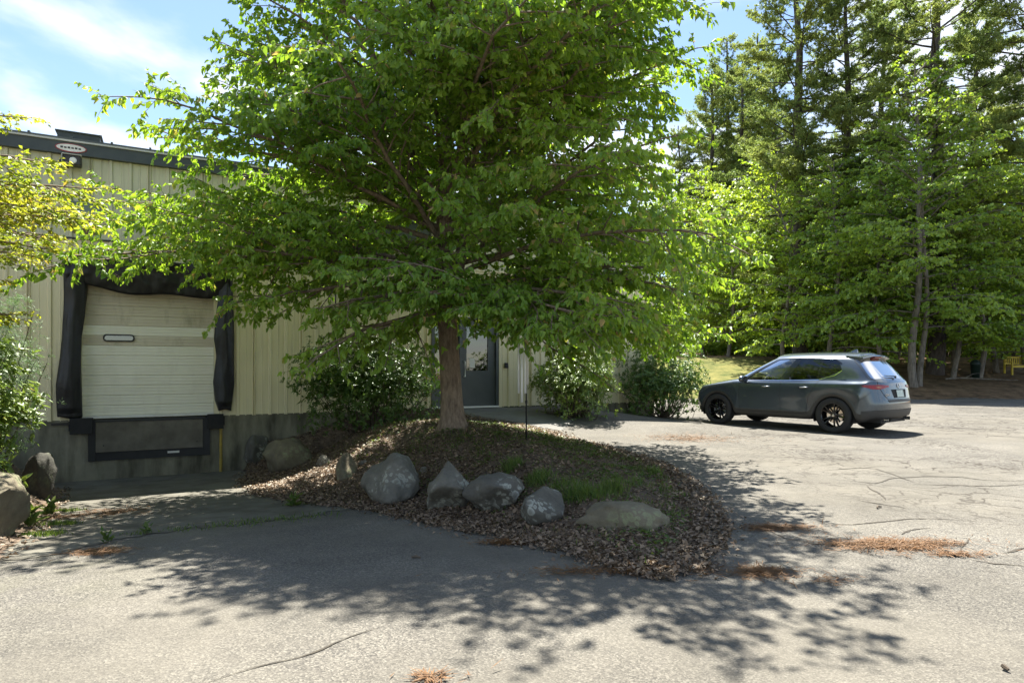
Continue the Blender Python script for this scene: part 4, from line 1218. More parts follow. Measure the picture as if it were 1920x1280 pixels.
def pine(seed, height, low, spread, dens=1.0):
    r = np.random.default_rng(seed)
    zs_ = np.linspace(-0.3, height, 16); tp_ = trunk_path(zs_, (0, 0), (r.normal() * 0.006, r.normal() * 0.006), 0.08, seed)
    wood = [(tp_, 0.016 * height * (1 - 0.9 * np.linspace(0, 1, 16)) + 0.012)]; sides = [10]
    C, D, N = [], [], []
    z_ = low * height; w = 0
    while z_ < height - 0.4:
        f = (z_ / height - low) / (1 - low)
        for b in range(int(r.integers(4, 6))):
            az_ = w * 0.9 + b * 2 * math.pi / 5 + r.normal() * 0.25
            ln_ = spread * np.interp(f, [0, 0.15, 0.5, 0.85, 1], [0.7, 1.0, 0.85, 0.4, 0.1]) * r.uniform(0.6, 1.15)
            el_ = np.interp(f, [0, 0.5, 1], [-0.02, 0.18, 0.7]) + r.normal() * 0.08
            n_ = 7; P = limb_path(on_path(tp_, z_ + r.normal() * 0.2), az_, el_, ln_, -0.12, n_, r, 0.08)
            wood.append((P, 0.012 * ln_ * (1 - 0.85 * np.linspace(0, 1, n_)) + 0.006)); sides.append(5)
            k2 = max(4, int(ln_ * 7.0 * dens))
            for q in range(k2):
                t = r.uniform(0.25, 1.0) ** 0.8; fi = t * (n_ - 1); a = int(min(fi, n_ - 2)); p = P[a] + (P[a + 1] - P[a]) * (fi - a); dr = unit(P[a + 1] - P[a])
                d2 = rot_about(dr, np.array([0, 0, 1.0]), r.uniform(0.3, 1.1) * (1 if q % 2 else -1)); d2 = unit(d2 + np.array([0, 0, r.normal() * 0.12 + 0.05]))
                L2 = r.uniform(0.35, 0.95) * (1.2 - 0.5 * t) * (0.5 + 0.14 * ln_)
                tufts = max(2, int(L2 / 0.12)); pos = p + np.outer(np.linspace(0.25, 1, tufts) * L2, d2) + r.normal(size=(tufts, 3)) * 0.05
                if q % 2:
                    wood.append((np.array([p, p + d2 * L2]), np.array([0.010, 0.004]))); sides.append(3)
                per = 11
                c = np.repeat(pos, per, 0); dd_ = unit(d2 * 0.7 + r.normal(size=(tufts * per, 3)) * 0.62 + np.array([0, 0, 0.12]))
                C.append(c); D.append(dd_); N.append(r.normal(size=(tufts * per, 3)) + np.array([0, 0, 0.6]))
        # dead snags below are thin
        z_ += height * 0.028 * r.uniform(0.75, 1.4) * (1.25 - 0.4 * f); w += 1
    for q in range(16):   # bare dead snags on the lower trunk
        z0_ = height * r.uniform(0.1, low); P = limb_path(on_path(tp_, z0_), r.uniform(0, 6.28), r.uniform(-0.15, 0.2), r.uniform(0.5, 2.0), 0.2, 5, r, 0.12)
        wood.append((P, np.linspace(0.018, 0.004, 5))); sides.append(4)
    C, D, N = np.concatenate(C), np.concatenate(D), np.concatenate(N); k = len(C)
    ln = r.uniform(0.12, 0.22, k)
    hue = np.clip(0.5 + 0.3 * np.sin(C[:, 0] * 0.9 + C[:, 2] * 1.3 + seed) + r.normal(size=k) * 0.2, 0, 0.95)
    return leaves_mesh('crown', C, D, N, ln, 0.042, hue, simple=True, bend=0.05), tubes_mesh('trunk', wood, sides), k


LIB = {}
for nm, a in (('m1', (61, 13.5, 3.9, 0.145, 0.20, 1.1, 2)), ('m2', (62, 11.5, 3.4, 0.15, 0.14, 1.0, 1)), ('m3', (63, 8.5, 2.7, 0.145, 0.12, 1.0, 1))):
    LIB[nm] = broadleaf(*a); print(nm, LIB[nm][2])
for nm, a in (('p1', (71, 25.0, 0.22, 4.6, 1.2)), ('p2', (72, 22.0, 0.26, 3.9, 1.2)), ('p3', (73, 27.0, 0.18, 5.0, 1.2))):
    LIB[nm] = pine(*a); print(nm, LIB[nm][2])
LIB_MAT = {}


def plant_tree(kind, px, Y, rz, sc, name, label, lm, bm, group):
    X = (px - 960) / 1200.0 * Y
    root = empty(name, (X, Y, float(terr(X, Y)) - 0.05), rz); root.scale = (sc, sc, sc)
    tag(root, label, 'tree', group)
    for part, me, mt in (('crown', LIB[kind][0], lm), ('trunk', LIB[kind][1], bm)):
        if len(me.materials) == 0: me.materials.append(M[mt])
        o = bpy.data.objects.new(part, me); col.objects.link(o); o.parent = root
        if me.materials[0] != M[mt]:
            o.material_slots[0].link = 'OBJECT'; o.material_slots[0].material = M[mt]
    return root


PG, MG = 'tall pines in the wood behind the lot', 'leafy trees in the wood behind the lot'
for kind, px, Y, rz, sc, label in (
    ('p3', 1502, 37, 0.4, 1.0, 'tall dark trunked pine standing left of the wood above the car'),
    ('p1', 1752, 33, 2.1, 1.06, 'tall thick trunked pine right behind the forked maple'),
    ('p2', 1584, 36, 4.0, 1.05, 'pine whose trunk foot shows right above the car roof'),
    ('p1', 1392, 54, 5.2, 1.0, 'leftmost tall pine beside the big tree crown'),
    ('p2', 1948, 31, 1.2, 1.15, 'pine with heavy boughs hanging in at the upper right corner'),
    ('p3', 1650, 47, 3.1, 1.0, 'far pine half hidden between the maple and the thick pine'),
    ('p2', 1830, 44, 0.9, 1.1, 'far pine behind the yellow bench side of the wood'),
    ('p1', 1450, 54, 2.7, 1.0, 'farthest pine on the left showing between two trunks'),
    ('p2', 1335, 55, 1.7, 1.1, 'pine whose top shows just right of the big tree crown'),
    ('p3', 1362, 63, 5.0, 1.15, 'tall far pine filling the gap right of the big tree crown'),
    ('p1', 1425, 60, 1.0, 1.2, 'tall far pine left of the dark trunked pine'),
    ('p1', 1275, 56, 0.3, 0.8, 'pine half hidden behind the right side of the big tree'),
):
    plant_tree(kind, px, Y, rz, sc, 'pine_tree', label, 'needle', 'bark_pine', PG)
for kind, px, Y, rz, sc, lm, label in (
    ('m1', 1716, 29.5, 0.3, 1.12, 'maple', 'forked pale barked maple in front of the thick pine'),
    ('m2', 1628, 34, 1.9, 1.0, 'maple', 'leafy maple left of the forked maple'),
    ('m2', 1440, 43, 3.4, 1.15, 'lime', 'slender light green tree above the lawn patch'),
    ('m3', 1365, 42, 0.8, 1.3, 'lime', 'yellow green young tree at the edge of the lawn'),
    ('m2', 1835, 32, 5.0, 0.95, 'maple', 'slim maple above the dark green bin'),
    ('m3', 1560, 40, 2.2, 1.1, 'maple', 'small maple under the pines behind the car'),
    ('m1', 1900, 36, 4.1, 0.95, 'maple', 'leafy maple behind the yellow bench'),
    ('m3', 1680, 38, 5.5, 1.0, 'lime', 'low light green tree behind the forked maple'),
    ('m2', 1500, 46, 0.2, 1.1, 'lime', 'pale leafy tree deep in the wood behind the dark pine'),
    ('m1', 1775, 48, 1.4, 1.0, 'lime', 'far leafy tree deep in the wood to the right'),
    ('m3', 1475, 42, 4.4, 1.3, 'maple', 'bushy maple filling the gap left of the dark trunked pine'),
    ('m3', 1600, 37, 0.5, 1.15, 'maple', 'low spreading maple above the tail of the car'),
    ('m2', 1535, 43, 2.9, 1.1, 'lime', 'light green tree between the dark pine and the car aerial'),
    ('m3', 1790, 36, 3.7, 1.2, 'maple', 'low maple just right of the thick pine'),
    ('m2', 1870, 41, 1.1, 1.15, 'lime', 'light green tree left of and behind the bench'),
    ('m1', 1600, 52, 5.1, 1.1, 'lime', 'tall pale tree deepest in the middle of the wood'),
    ('m1', 1410, 52, 3.0, 1.0, 'maple', 'deep green tree behind the slender light green one'),
    ('m2', 1705, 44, 0.7, 1.2, 'maple', 'leafy tree close behind the forked maple'),
    ('m2', 1320, 46, 2.0, 1.15, 'lime', 'light green tree showing right of the big tree crown'),
    ('m2', 1250, 46, 4.6, 1.1, 'maple', 'leafy tree hidden mostly behind the big tree above the corner shrub'),
    ('m2', 1555, 32.5, 0.9, 0.95, 'maple', 'low branched maple in front of the pines behind the car roof'),
    ('m3', 1655, 31.5, 3.9, 1.15, 'maple', 'leafy young maple right behind the car tail'),
    ('m2', 1785, 31.5, 5.8, 0.95, 'maple', 'leafy maple between the forked maple and the dark green bin'),
    ('m3', 1470, 35, 1.6, 1.25, 'lime', 'light green young tree at the right end of the lawn'),
    ('m2', 1870, 33.5, 2.8, 1.0, 'maple', 'leafy maple between the dark green bin and the bench'),
    ('m3', 1930, 33, 2.5, 1.1, 'maple', 'low maple hanging over the bench from the right'),
):
    plant_tree(kind, px, Y, rz, sc, 'leafy_tree', label, lm, 'bark_maple', MG)

# understorey shrubs: three kinds copied
UL = []
for q in range(3):
    b_ = bush('undergrowth_shrub', 'x', 'shrub', 0, 0, 0, 1.5, 1.3, 1.7 + 0.4 * q, 900, 0.13, 0.62, 6, M['maple' if q != 1 else 'lime'], 200 + q, lump=0.5)
    UL.append(b_)
spots = [(1335, 47, 'at the left end of the lawn'), (1372, 47, 'behind the lawn below the young tree'), (1412, 46, 'at the lawn edge under the leftmost pine'), (1452, 41, 'at the foot of the slender light green tree'), (1490, 42, 'left of the dark trunked pine'),
         (1530, 41, 'between the dark pine and the car roof'), (1565, 44, 'behind the pine trunk foot above the car'), (1612, 39, 'above the rear of the car roof'), (1650, 42, 'behind the leafy maple'), (1690, 44, 'left of the forked maple foot'),
         (1735, 45, 'between the forked maple and the thick pine'), (1785, 41, 'right of the thick pine foot'), (1815, 46, 'behind the dark green bin'), (1855, 42, 'left of the yellow bench'), (1893, 39, 'behind the yellow bench'), (1915, 45, 'deep behind the bench at the right edge')]
for q, (px, Y, wh) in enumerate(spots):
    src = UL[q % 3]
    X = (px - 960) / 1200.0 * Y
    if q < 3: o = src
    else:
        o = src.copy(); col.objects.link(o)
        for ch in list(src.children):
            c = ch.copy(); col.objects.link(c); c.parent = o
    o.location = (X, Y, float(terr(X, Y)) - 0.08); o.rotation_euler = (0, 0, q * 1.3); s_ = 0.85 + 0.12 * (q % 4); o.scale = (s_ * 1.2, s_, s_ * (0.8 + 0.15 * (q % 3)))
    tag(o, 'undergrowth shrub ' + wh, 'shrub', 'undergrowth at the wood edge')

# distant wood reading as one mass
r_ = np.random.default_rng(77)
nF = 60000
cx = r_.uniform(10, 75, nF); cy = r_.uniform(62, 92, nF) ; hz_ = r_.random(nF) ** 1.25 * (7.5 + 4.5 * np.sin(cx * 0.55) * np.sin(cx * 0.23 + 1))
clump = np.array([noise.noise(Vector((a * 0.22, b * 0.22, c * 0.4))) for a, b, c in zip(cx, cy, hz_)])
k = clump > -0.08
cx, cy, hz_ = cx[k], cy[k], hz_[k]; nF = len(cx)
P = np.stack([cx, cy, terr(cx, cy) + hz_], -1)
fw = link('distant_wood', leaves_mesh('distant_wood', P, r_.normal(size=(nF, 3)), r_.normal(size=(nF, 3)) + np.array([0, 0, 1.0]), r_.uniform(0.3, 0.55, nF), 0.3, r_.random(nF) * 0.9, simple=True), M['maple'])
tag(fw, 'mass of green foliage deep in the wood', 'foliage', kind='stuff')

# ------------------------------------------------------------------ parked car (local x forward from the rear axle, y to its left, z up)
def paint_mat():
    m, N, Lk, b = nmat('grey_blue_car_paint')
    n = nd(N, 'ShaderNodeTexNoise', Scale=420.0, Detail=1); t = nd(N, 'ShaderNodeTexCoord'); Lk.new(t.outputs['Object'], n.inputs['Vector'])
    x = nd(N, 'ShaderNodeMix', data_type='RGBA'); x.inputs['A'].default_value = (0.058, 0.077, 0.096, 1); x.inputs['B'].default_value = (0.08, 0.102, 0.124, 1)
    Lk.new(n.outputs['Fac'], x.inputs['Factor']); Lk.new(x.outputs['Result'], b.inputs['Base Color'])
    b.inputs['Metallic'].default_value = 0.55; b.inputs['Roughness'].default_value = 0.26
    b.inputs['Coat Weight'].default_value = 1.0; b.inputs['Coat Roughness'].default_value = 0.03
    return m


CM = {
    'paint': paint_mat(),
    'clad': pmat('grey_black_plastic_cladding', (0.030, 0.030, 0.030), (0.042, 0.041, 0.040), scale=30, rough=0.55),
    'gloss': pmat('gloss_black_trim', (0.006, 0.006, 0.007), (0.009, 0.009, 0.009), rough=0.12, coat=0.6),
    'tyre': pmat('tyre_rubber', (0.018, 0.018, 0.018), (0.03, 0.029, 0.028), scale=40, rough=0.85, bump=0.2),
    'rim': pmat('black_alloy', (0.012, 0.012, 0.013), (0.018, 0.018, 0.018), rough=0.22, metal=0.4, coat=0.5),
    'glass': glass_mat('clear_car_glass', (0.88, 0.93, 0.90), 0.0),
    'tint': glass_mat('tinted_car_glass', (0.055, 0.06, 0.06), 0.02),
    'chrome': pmat('chrome', (0.82, 0.82, 0.82), (0.75, 0.75, 0.75), rough=0.1, metal=1.0),
    'tail': pmat('red_tail_lens', (0.34, 0.006, 0.006), (0.18, 0.004, 0.004), scale=25, rough=0.3, coat=0.25),
    'amber': pmat('amber_lens', (0.42, 0.14, 0.03), rough=0.15, coat=1.0),
    'plate': pmat('pale_green_white_plate', (0.60, 0.66, 0.60), (0.38, 0.47, 0.40), scale=26, rough=0.5),
    'trimdark': pmat('cabin_black', (0.014, 0.014, 0.014), (0.022, 0.022, 0.022), rough=0.7),
    'seat': pmat('light_cabin_seat', (0.42, 0.40, 0.37), (0.34, 0.33, 0.30), rough=0.7),
    'seam': pmat('panel_gap', (0.006, 0.006, 0.007), rough=0.8),
}
CARX, CARY, CARA = 7.20, 13.50, -0.653
fwd = np.array([math.sin(CARA), math.cos(CARA)])
car = empty('parked_car', (CARX, CARY, float(terr(CARX, CARY)) + 0.001), math.atan2(fwd[1], fwd[0]))
tag(car, 'grey blue compact SUV with black wheels parked on the sunny lot', 'car')

# --- control cage: rows are waterlines, columns run rear centre -> left side -> front centre
side_x = [-0.60, -0.455, -0.385, -0.235, 0.0, 0.235, 0.385, 0.455, 0.72, 1.06, 1.40, 1.75, 2.08, 2.245, 2.315, 2.465, 2.70, 2.935, 3.085, 3.155]
NC = 4 + len(side_x) + 4
IS = 4
rows = []   # each: list of NC points


def lower_row(z, xr, xf, ys, arch_r, zr=None, zf=None, arch_add=0.0):
    zr = z if zr is None else zr; zf = z if zf is None else zf
    P = []
    for y, dx in ((0, 0), (0.40, 0.018), (0.68, 0.07), (0.835, 0.19)):
        P.append([xr + dx, y * min(1, ys / 0.9), zr])
    for x in side_x:
        yy = ys; zz = z
        if x < -0.4: yy = ys - 0.02 * (-(x + 0.4)) / 0.2
        if x > 2.9: yy = ys - 0.03 * (x - 2.9) / 0.25
        xx = x
        for c in (0.0, 2.70):
            if abs(x - c) < 0.47:
                q = (x - c)
                if arch_r is not None:
                    a = {0.455: 0.0, 0.385: 0.26, 0.235: 0.92, 0.0: math.pi / 2}[min((0.455, 0.385, 0.235, 0.0), key=lambda v: abs(v - abs(q)))]
                    zz = max(0.36 + arch_r * math.sin(a), z) if a > 0 else z
                    zz = 0.36 + arch_r * math.sin(a) if a > 0.5 else (max(z, 0.36 + arch_r * math.sin(a)) if a > 0.2 else z)
                    xx = c + math.copysign(arch_r * math.cos(a) if a > 0 else max(arch_r, 0.42), q) if q != 0 else c
                yy = yy + 0.012
        P.append([xx, yy, zz])
    for y, dx in ((0.835, 0.40), (0.68, 0.20), (0.40, 0.06), (0, 0)):
        P.append([xf - dx, y * min(1, ys / 0.9), zf])
    return P


rows.append(lower_row(0.25, -0.80, 3.46, 0.84, 0.405, zr=0.30, zf=0.24))
rows.append(lower_row(0.29, -0.905, 3.56, 0.893, 0.41, zr=0.345, zf=0.27))
rows.append(lower_row(0.41, -0.93, 3.60, 0.905, 0.475, zr=0.50, zf=0.42))
rows.append(lower_row(0.56, -0.945, 3.635, 0.905, 0.515, zr=0.62, zf=0.58))
rows.append(lower_row(0.76, -0.915, 3.64, 0.912, 0.565, zr=0.745, zf=0.64))
rows.append(lower_row(0.93, -0.885, 3.58, 0.915, None, zr=0.93, zf=0.755))
r5 = lower_row(1.00, -0.855, 3.34, 0.898, None, zr=1.045, zf=0.85)
for i_, x_ in enumerate(side_x):
    if x_ > 2.2: r5[IS + i_][2] -= 0.115 * ((x_ - 2.2) / 1.0) ** 1.5; rows[-1][IS + i_][2] -= 0.085 * ((x_ - 2.2) / 1.0) ** 1.5
rows.append(r5)
# shoulder -> belt (hood and cowl at the front)
belt = [(-0.80, 0, 1.115), (-0.785, 0.38, 1.112), (-0.745, 0.62, 1.105), (-0.68, 0.745, 1.095), (-0.56, 0.795, 1.09), (-0.44, 0.815, 1.088), (-0.37, 0.823, 1.086), (-0.22, 0.83, 1.084), (0.0, 0.838, 1.08),
        (0.23, 0.842, 1.078), (0.385, 0.845, 1.075), (0.455, 0.846, 1.073), (0.72, 0.85, 1.068), (1.06, 0.852, 1.062), (1.40, 0.852, 1.056), (1.75, 0.848, 1.05), (2.04, 0.838, 1.045),
        (2.13, 0.815, 1.055), (2.20, 0.77, 1.075), (2.26, 0.68, 1.085), (2.30, 0.56, 1.09), (2.335, 0.43, 1.095), (2.355, 0.31, 1.098), (2.365, 0.24, 1.099), (2.375, 0.175, 1.10), (2.38, 0.115, 1.10), (2.385, 0.055, 1.10), (2.385, 0, 1.10)]
mid = []
for a, b, i in zip(r5, belt, range(NC)):
    t = 0.5
    p = [a[k] + (b[k] - a[k]) * t for k in range(3)]
    if i >= IS + 12: p[2] += 0.022
    mid.append(p)
rows.append(mid); rows.append([list(p) for p in belt])
belt_i = len(rows) - 1
top = [(-0.44, 0, 1.535), (-0.43, 0.34, 1.53), (-0.40, 0.52, 1.515), (-0.36, 0.60, 1.495), (-0.26, 0.635, 1.487), (-0.17, 0.65, 1.490), (-0.12, 0.655, 1.492), (-0.02, 0.662, 1.498), (0.09, 0.668, 1.503),
       (0.22, 0.674, 1.509), (0.31, 0.678, 1.513), (0.37, 0.68, 1.516), (0.58, 0.686, 1.523), (0.78, 0.688, 1.526), (0.96, 0.686, 1.522), (1.13, 0.68, 1.513), (1.27, 0.664, 1.502),
       (1.33, 0.64, 1.515), (1.37, 0.60, 1.532), (1.40, 0.53, 1.548), (1.425, 0.44, 1.558), (1.44, 0.34, 1.564), (1.45, 0.25, 1.567), (1.455, 0.19, 1.568), (1.46, 0.14, 1.569), (1.462, 0.09, 1.57), (1.464, 0.045, 1.57), (1.464, 0, 1.57)]
rows.append([[b[k] + (t[k] - b[k]) * 0.5 + ((0.018 if k == 1 else 0.012) if 0 < b[1] else 0) * (1 if k else 0) for k in range(3)] for b, t in zip(belt, top)])
rows.append([list(p) for p in top])
top_i = len(rows) - 1
rail = [(p[0] * 0.985 + 0.01, p[1] * 0.93, p[2] + (0.045 if 4 <= i < IS + 13 else 0.03)) for i, p in enumerate(top)]
rows.append([list(p) for p in rail])
rows.append([[p[0] * 0.93 + 0.035, p[1] * 0.60, 1.648 - 0.018 * abs(p[0] - 0.55) ** 2] for p in top])
rows.append([[p[0] * 0.86 + 0.07, 0.0, 1.672 - 0.030 * abs(p[0] * 0.86 + 0.07 - 0.6) ** 2] for p in top])
NR = len(rows)
# mirror to a full closed girdle
V = []; idx = {}
for j in range(NR):
    for i in range(NC):
        idx[(j, i, 1)] = len(V); V.append(rows[j][i])
for j in range(NR):
    for i in range(NC):
        if i in (0, NC - 1) or j == NR - 1: idx[(j, i, -1)] = idx[(j, i, 1)]
        else:
            idx[(j, i, -1)] = len(V); p = rows[j][i]; V.append([p[0], -p[1], p[2]])
Fc, Fm = [], []
GL0 = IS + 4     # first side-glass column (above the rear axle)
for s in (1, -1):
    for j in range(NR - 1):
        for i in range(NC - 1):
            f = [idx[(j, i, s)], idx[(j, i + 1, s)], idx[(j + 1, i + 1, s)], idx[(j + 1, i, s)]]
            f2 = []
            for v in f:
                if v not in f2: f2.append(v)
            if len(f2) < 3: continue
            if s < 0: f2 = f2[::-1]
            mi = 0
            if j < 2: mi = 1
            if j in (belt_i, belt_i + 1):
                if i < 3: mi = 3                                   # rear screen
                elif IS + 3 <= i < IS + 9: mi = 3                  # rear doors and quarter lights (tinted)
                elif IS + 9 <= i < IS + 12: mi = 2                 # front doors
                elif i >= IS + 13: mi = 4                          # windscreen
            Fc.append(f2); Fm.append(mi)
me = bpy.data.meshes.new('car_cage'); me.from_pydata(V, [], Fc); me.polygons.foreach_set('material_index', Fm)
for k in ('paint', 'clad', 'glass', 'tint', 'glass'): me.materials.append(CM[k])
cre = me.attributes.new('crease_edge', 'FLOAT', 'EDGE')
fe = {}
for p in me.polygons:
    for e in p.edge_keys: fe.setdefault(e, []).append(p.material_index)
inv = {v: k for k, v in idx.items() if k[2] == 1}
for e in me.edges:
    k = tuple(sorted(e.vertices)); ms = fe.get(k, [])
    c = 0.0
    if len(set(ms)) > 1: c = 0.75
    js = [key[0] for key in (next((kk for kk in ((inv.get(v),) if inv.get(v) else ((None,),))), None) for v in e.vertices) if key]
    if len(js) == 2 and js[0] == js[1] and js[0] in (6,): c = max(c, 0.35)
    cre.data[e.index].value = c
tmp = bpy.data.objects.new('car_cage', me); col.objects.link(tmp)
sub = tmp.modifiers.new('s', 'SUBSURF'); sub.levels = 3; sub.render_levels = 3
dg = bpy.context.evaluated_depsgraph_get()
ev = bpy.data.meshes.new_from_object(tmp.evaluated_get(dg))
bpy.data.objects.remove(tmp)
VV = np.empty(len(ev.vertices) * 3); ev.vertices.foreach_get('co', VV); VV = VV.reshape(-1, 3)
FF = np.array([p.vertices[:] for p in ev.polygons if len(p.vertices) == 4]); FM = np.array([p.material_index for p in ev.polygons if len(p.vertices) == 4])
bvh = BVHTree.FromPolygons([tuple(v) for v in VV], [tuple(f) for f in FF])


def submesh(name, mask, m, parent=car):
    F = FF[mask]; used = np.unique(F); mp = -np.ones(len(VV), int); mp[used] = np.arange(len(used))
    return link(name, raw_mesh(name, VV[used], mp[F], smooth=True), m, parent)


cen = VV[FF].mean(1)
body = submesh('body', FM == 0, CM['paint'])
submesh('lower_cladding', FM == 1, CM['clad'])
submesh('windscreen', FM == 4, CM['glass'])
submesh('rear_screen', (FM == 3) & (cen[:, 0] < -0.3) & (np.abs(cen[:, 1]) < 0.72) & (cen[:, 0] < -0.33), CM['tint'])
for s in (1, -1):
    submesh('front_door_window', (FM == 2) & (cen[:, 1] * s > 0), CM['glass'])
    submesh('rear_door_window', (FM == 3) & (cen[:, 0] >= -0.33) & (cen[:, 1] * s > 0), CM['tint'])


def snap(p, off):
    loc, nor, _, _ = bvh.find_nearest(Vector(p))
    if nor.dot(loc - Vector((0.9, 0, 0.8))) < 0: nor = -nor
    return loc + nor * off


def patch(name, A, B, n, m, mat_, off=0.006, parent=car, thick=0.0):
    """strip between two guide lines laid on the body skin"""
    A = np.array(A, float); B_ = np.array(B, float)
    def res(P, k):
        t = np.linspace(0, len(P) - 1, k); i = np.minimum(t.astype(int), len(P) - 2); f = (t - i)[:, None]; return P[i] * (1 - f) + P[i + 1] * f
    a, b = res(A, n), res(B_, n)
    V = []
    for j in range(m):
        t = j / (m - 1)
        for i in range(n): V.append(tuple(snap(a[i] * (1 - t) + b[i] * t, off)))
    F = [(j * n + i, j * n + i + 1, (j + 1) * n + i + 1, (j + 1) * n + i) for j in range(m - 1) for i in range(n - 1)]
    mb = MB(); mb.add(V, F)
    return mb.build(name, mat_, parent, smooth=True)


def line(name, pts, w, mat_, off=0.004, k=24, parent=car):
    """thin band along a line on the skin"""
    P = np.array(pts, float); t = np.linspace(0, len(P) - 1, k); i = np.minimum(t.astype(int), len(P) - 2); f = (t - i)[:, None]; Q = P[i] * (1 - f) + P[i + 1] * f
    S = [snap(q, off) for q in Q]; V = []
    for n_, s_ in enumerate(S):
        tg = (S[min(n_ + 1, k - 1)] - S[max(n_ - 1, 0)]).normalized(); nr = (s_ - snap(Q[n_], 0)).normalized()
        sd_ = tg.cross(nr).normalized() * w * 0.5; V += [tuple(s_ - sd_), tuple(s_ + sd_)]
    mb = MB(); mb.add(V, [(2 * n_, 2 * n_ + 1, 2 * n_ + 3, 2 * n_ + 2) for n_ in range(k - 1)])
    return mb.build(name, mat_, parent, smooth=True)


for s in (1, -1):
    # pillars, window outline
    patch('door_pillar', [(1.00, 0.86 * s, 1.06), (0.72, 0.69 * s, 1.52)], [(1.18, 0.86 * s, 1.06), (0.86, 0.69 * s, 1.52)], 8, 3, CM['gloss'], 0.004)
    patch('quarter_pillar', [(0.31, 0.85 * s, 1.08), (0.27, 0.69 * s, 1.51)], [(0.36, 0.85 * s, 1.08), (0.315, 0.69 * s, 1.51)], 8, 3, CM['gloss'], 0.004)
    patch('quarter_corner', [(-0.25, 0.83 * s, 1.08), (0.30, 0.85 * s, 1.075)], [(-0.16, 0.74 * s, 1.27), (0.28, 0.85 * s, 1.095)], 8, 4, CM['paint'], 0.005)
    line('window_trim', [(0.30, 0.86 * s, 1.085), (1.0, 0.87 * s, 1.06), (2.04, 0.85 * s, 1.045)], 0.016, CM['chrome'], 0.006)
    line('window_trim', [(0.30, 0.86 * s, 1.088), (0.0, 0.82 * s, 1.17), (-0.13, 0.75 * s, 1.26)], 0.018, CM['chrome'], 0.008)
    line('roof_trim', [(-0.10, 0.70 * s, 1.40), (0.05, 0.66 * s, 1.50), (0.5, 0.69 * s, 1.525), (1.0, 0.69 * s, 1.52), (1.27, 0.66 * s, 1.50), (2.02, 0.84 * s, 1.05)], 0.028, CM['gloss'], 0.004, 40)
    # doors: panel gaps and handles
    line('door_gap', [(1.12, 0.88 * s, 1.05), (1.14, 0.92 * s, 0.8), (1.12, 0.91 * s, 0.36)], 0.008, CM['seam'], 0.002)
    line('door_gap', [(2.08, 0.86 * s, 1.03), (2.13, 0.92 * s, 0.8), (2.10, 0.91 * s, 0.36)], 0.008, CM['seam'], 0.002)
    line('door_gap', [(0.30, 0.87 * s, 1.06), (0.34, 0.92 * s, 0.98), (0.50, 0.92 * s, 0.72), (0.55, 0.91 * s, 0.38)], 0.008, CM['seam'], 0.002)
    line('sill_gap', [(0.52, 0.91 * s, 0.37), (2.16, 0.91 * s, 0.36)], 0.008, CM['seam'], 0.002)
    line('bumper_gap', [(-0.42, 0.92 * s, 0.62), (-0.62, 0.90 * s, 0.75), (-0.74, 0.85 * s, 0.86)], 0.007, CM['seam'], 0.002)
    for hx in (0.50, 1.36):
        p0, p1 = snap((hx, 0.93 * s, 0.925), 0.018), snap((hx + 0.19, 0.93 * s, 0.915), 0.018)
        m_ = MB(); mid_ = (p0 + p1) / 2 + Vector((0, 0.016 * s, 0))
        m_.tube([tuple(p0 - Vector((0, 0.02 * s, 0))), tuple(p0 + Vector((0.02, 0.008 * s, 0))), tuple(mid_), tuple(p1 + Vector((-0.02, 0.008 * s, 0))), tuple(p1 - Vector((0, 0.02 * s, 0)))], [0.010, 0.013, 0.013, 0.013, 0.010], 8)
        m_.build('door_handle', CM['chrome'] if s > 0 else CM['paint'], car, smooth=True)
    # tail lights wrap from hatch to flank
    patch('tail_light', [(-0.56, 0.90 * s, 0.985), (-0.76, 0.83 * s, 1.00), (-0.84, 0.68 * s, 1.005), (-0.87, 0.40 * s, 0.985)],
          [(-0.58, 0.90 * s, 0.955), (-0.76, 0.84 * s, 0.915), (-0.86, 0.68 * s, 0.915), (-0.88, 0.40 * s, 0.955)], 22, 5, CM['tail'], 0.010)
    patch('indicator_lens', [(-0.80, 0.76 * s, 0.965), (-0.85, 0.64 * s, 0.965)], [(-0.81, 0.76 * s, 0.94), (-0.86, 0.64 * s, 0.94)], 6, 2, CM['amber'], 0.014)
    patch('bumper_reflector', [(-0.76, 0.80 * s, 0.475), (-0.86, 0.68 * s, 0.47)], [(-0.76, 0.80 * s, 0.445), (-0.86, 0.68 * s, 0.44)], 6, 2, CM['tail'], 0.010)
    # mirrors
    m_ = MB(); V_, F_ = ICO3
    m_.add([(1.98 + v[0] * 0.075, (0.985 + v[1] * 0.115) * s, 1.075 + v[2] * 0.078) for v in V_], [tuple(f) for f in F_])
    mir = m_.build('door_mirror', CM['paint'], car, smooth=True)
    m_ = MB(); m_.tube([(2.0, 0.86 * s, 1.03), (1.99, 0.93 * s, 1.03)], [0.03, 0.024], 8); m_.build('mirror_arm', CM['gloss'], mir)
    m_ = MB(); m_.lathe([(0.0, 0.0), (0.088, 0.0), (0.09, 0.004)], 20, 'x'); mg = m_.mesh('mirror_glass')
    o = link('mirror_glass', mg, CM['gloss'], mir, loc=(1.905, 0.985 * s, 1.075)); o.scale = (1, 1.1, 0.74)
    # headlight
    patch('headlight', [(3.16, 0.83 * s, 0.86), (3.35, 0.76 * s, 0.86), (3.50, 0.58 * s, 0.85)], [(3.14, 0.84 * s, 0.80), (3.36, 0.77 * s, 0.76), (3.53, 0.58 * s, 0.76)], 12, 4, CM['gloss'], 0.008)

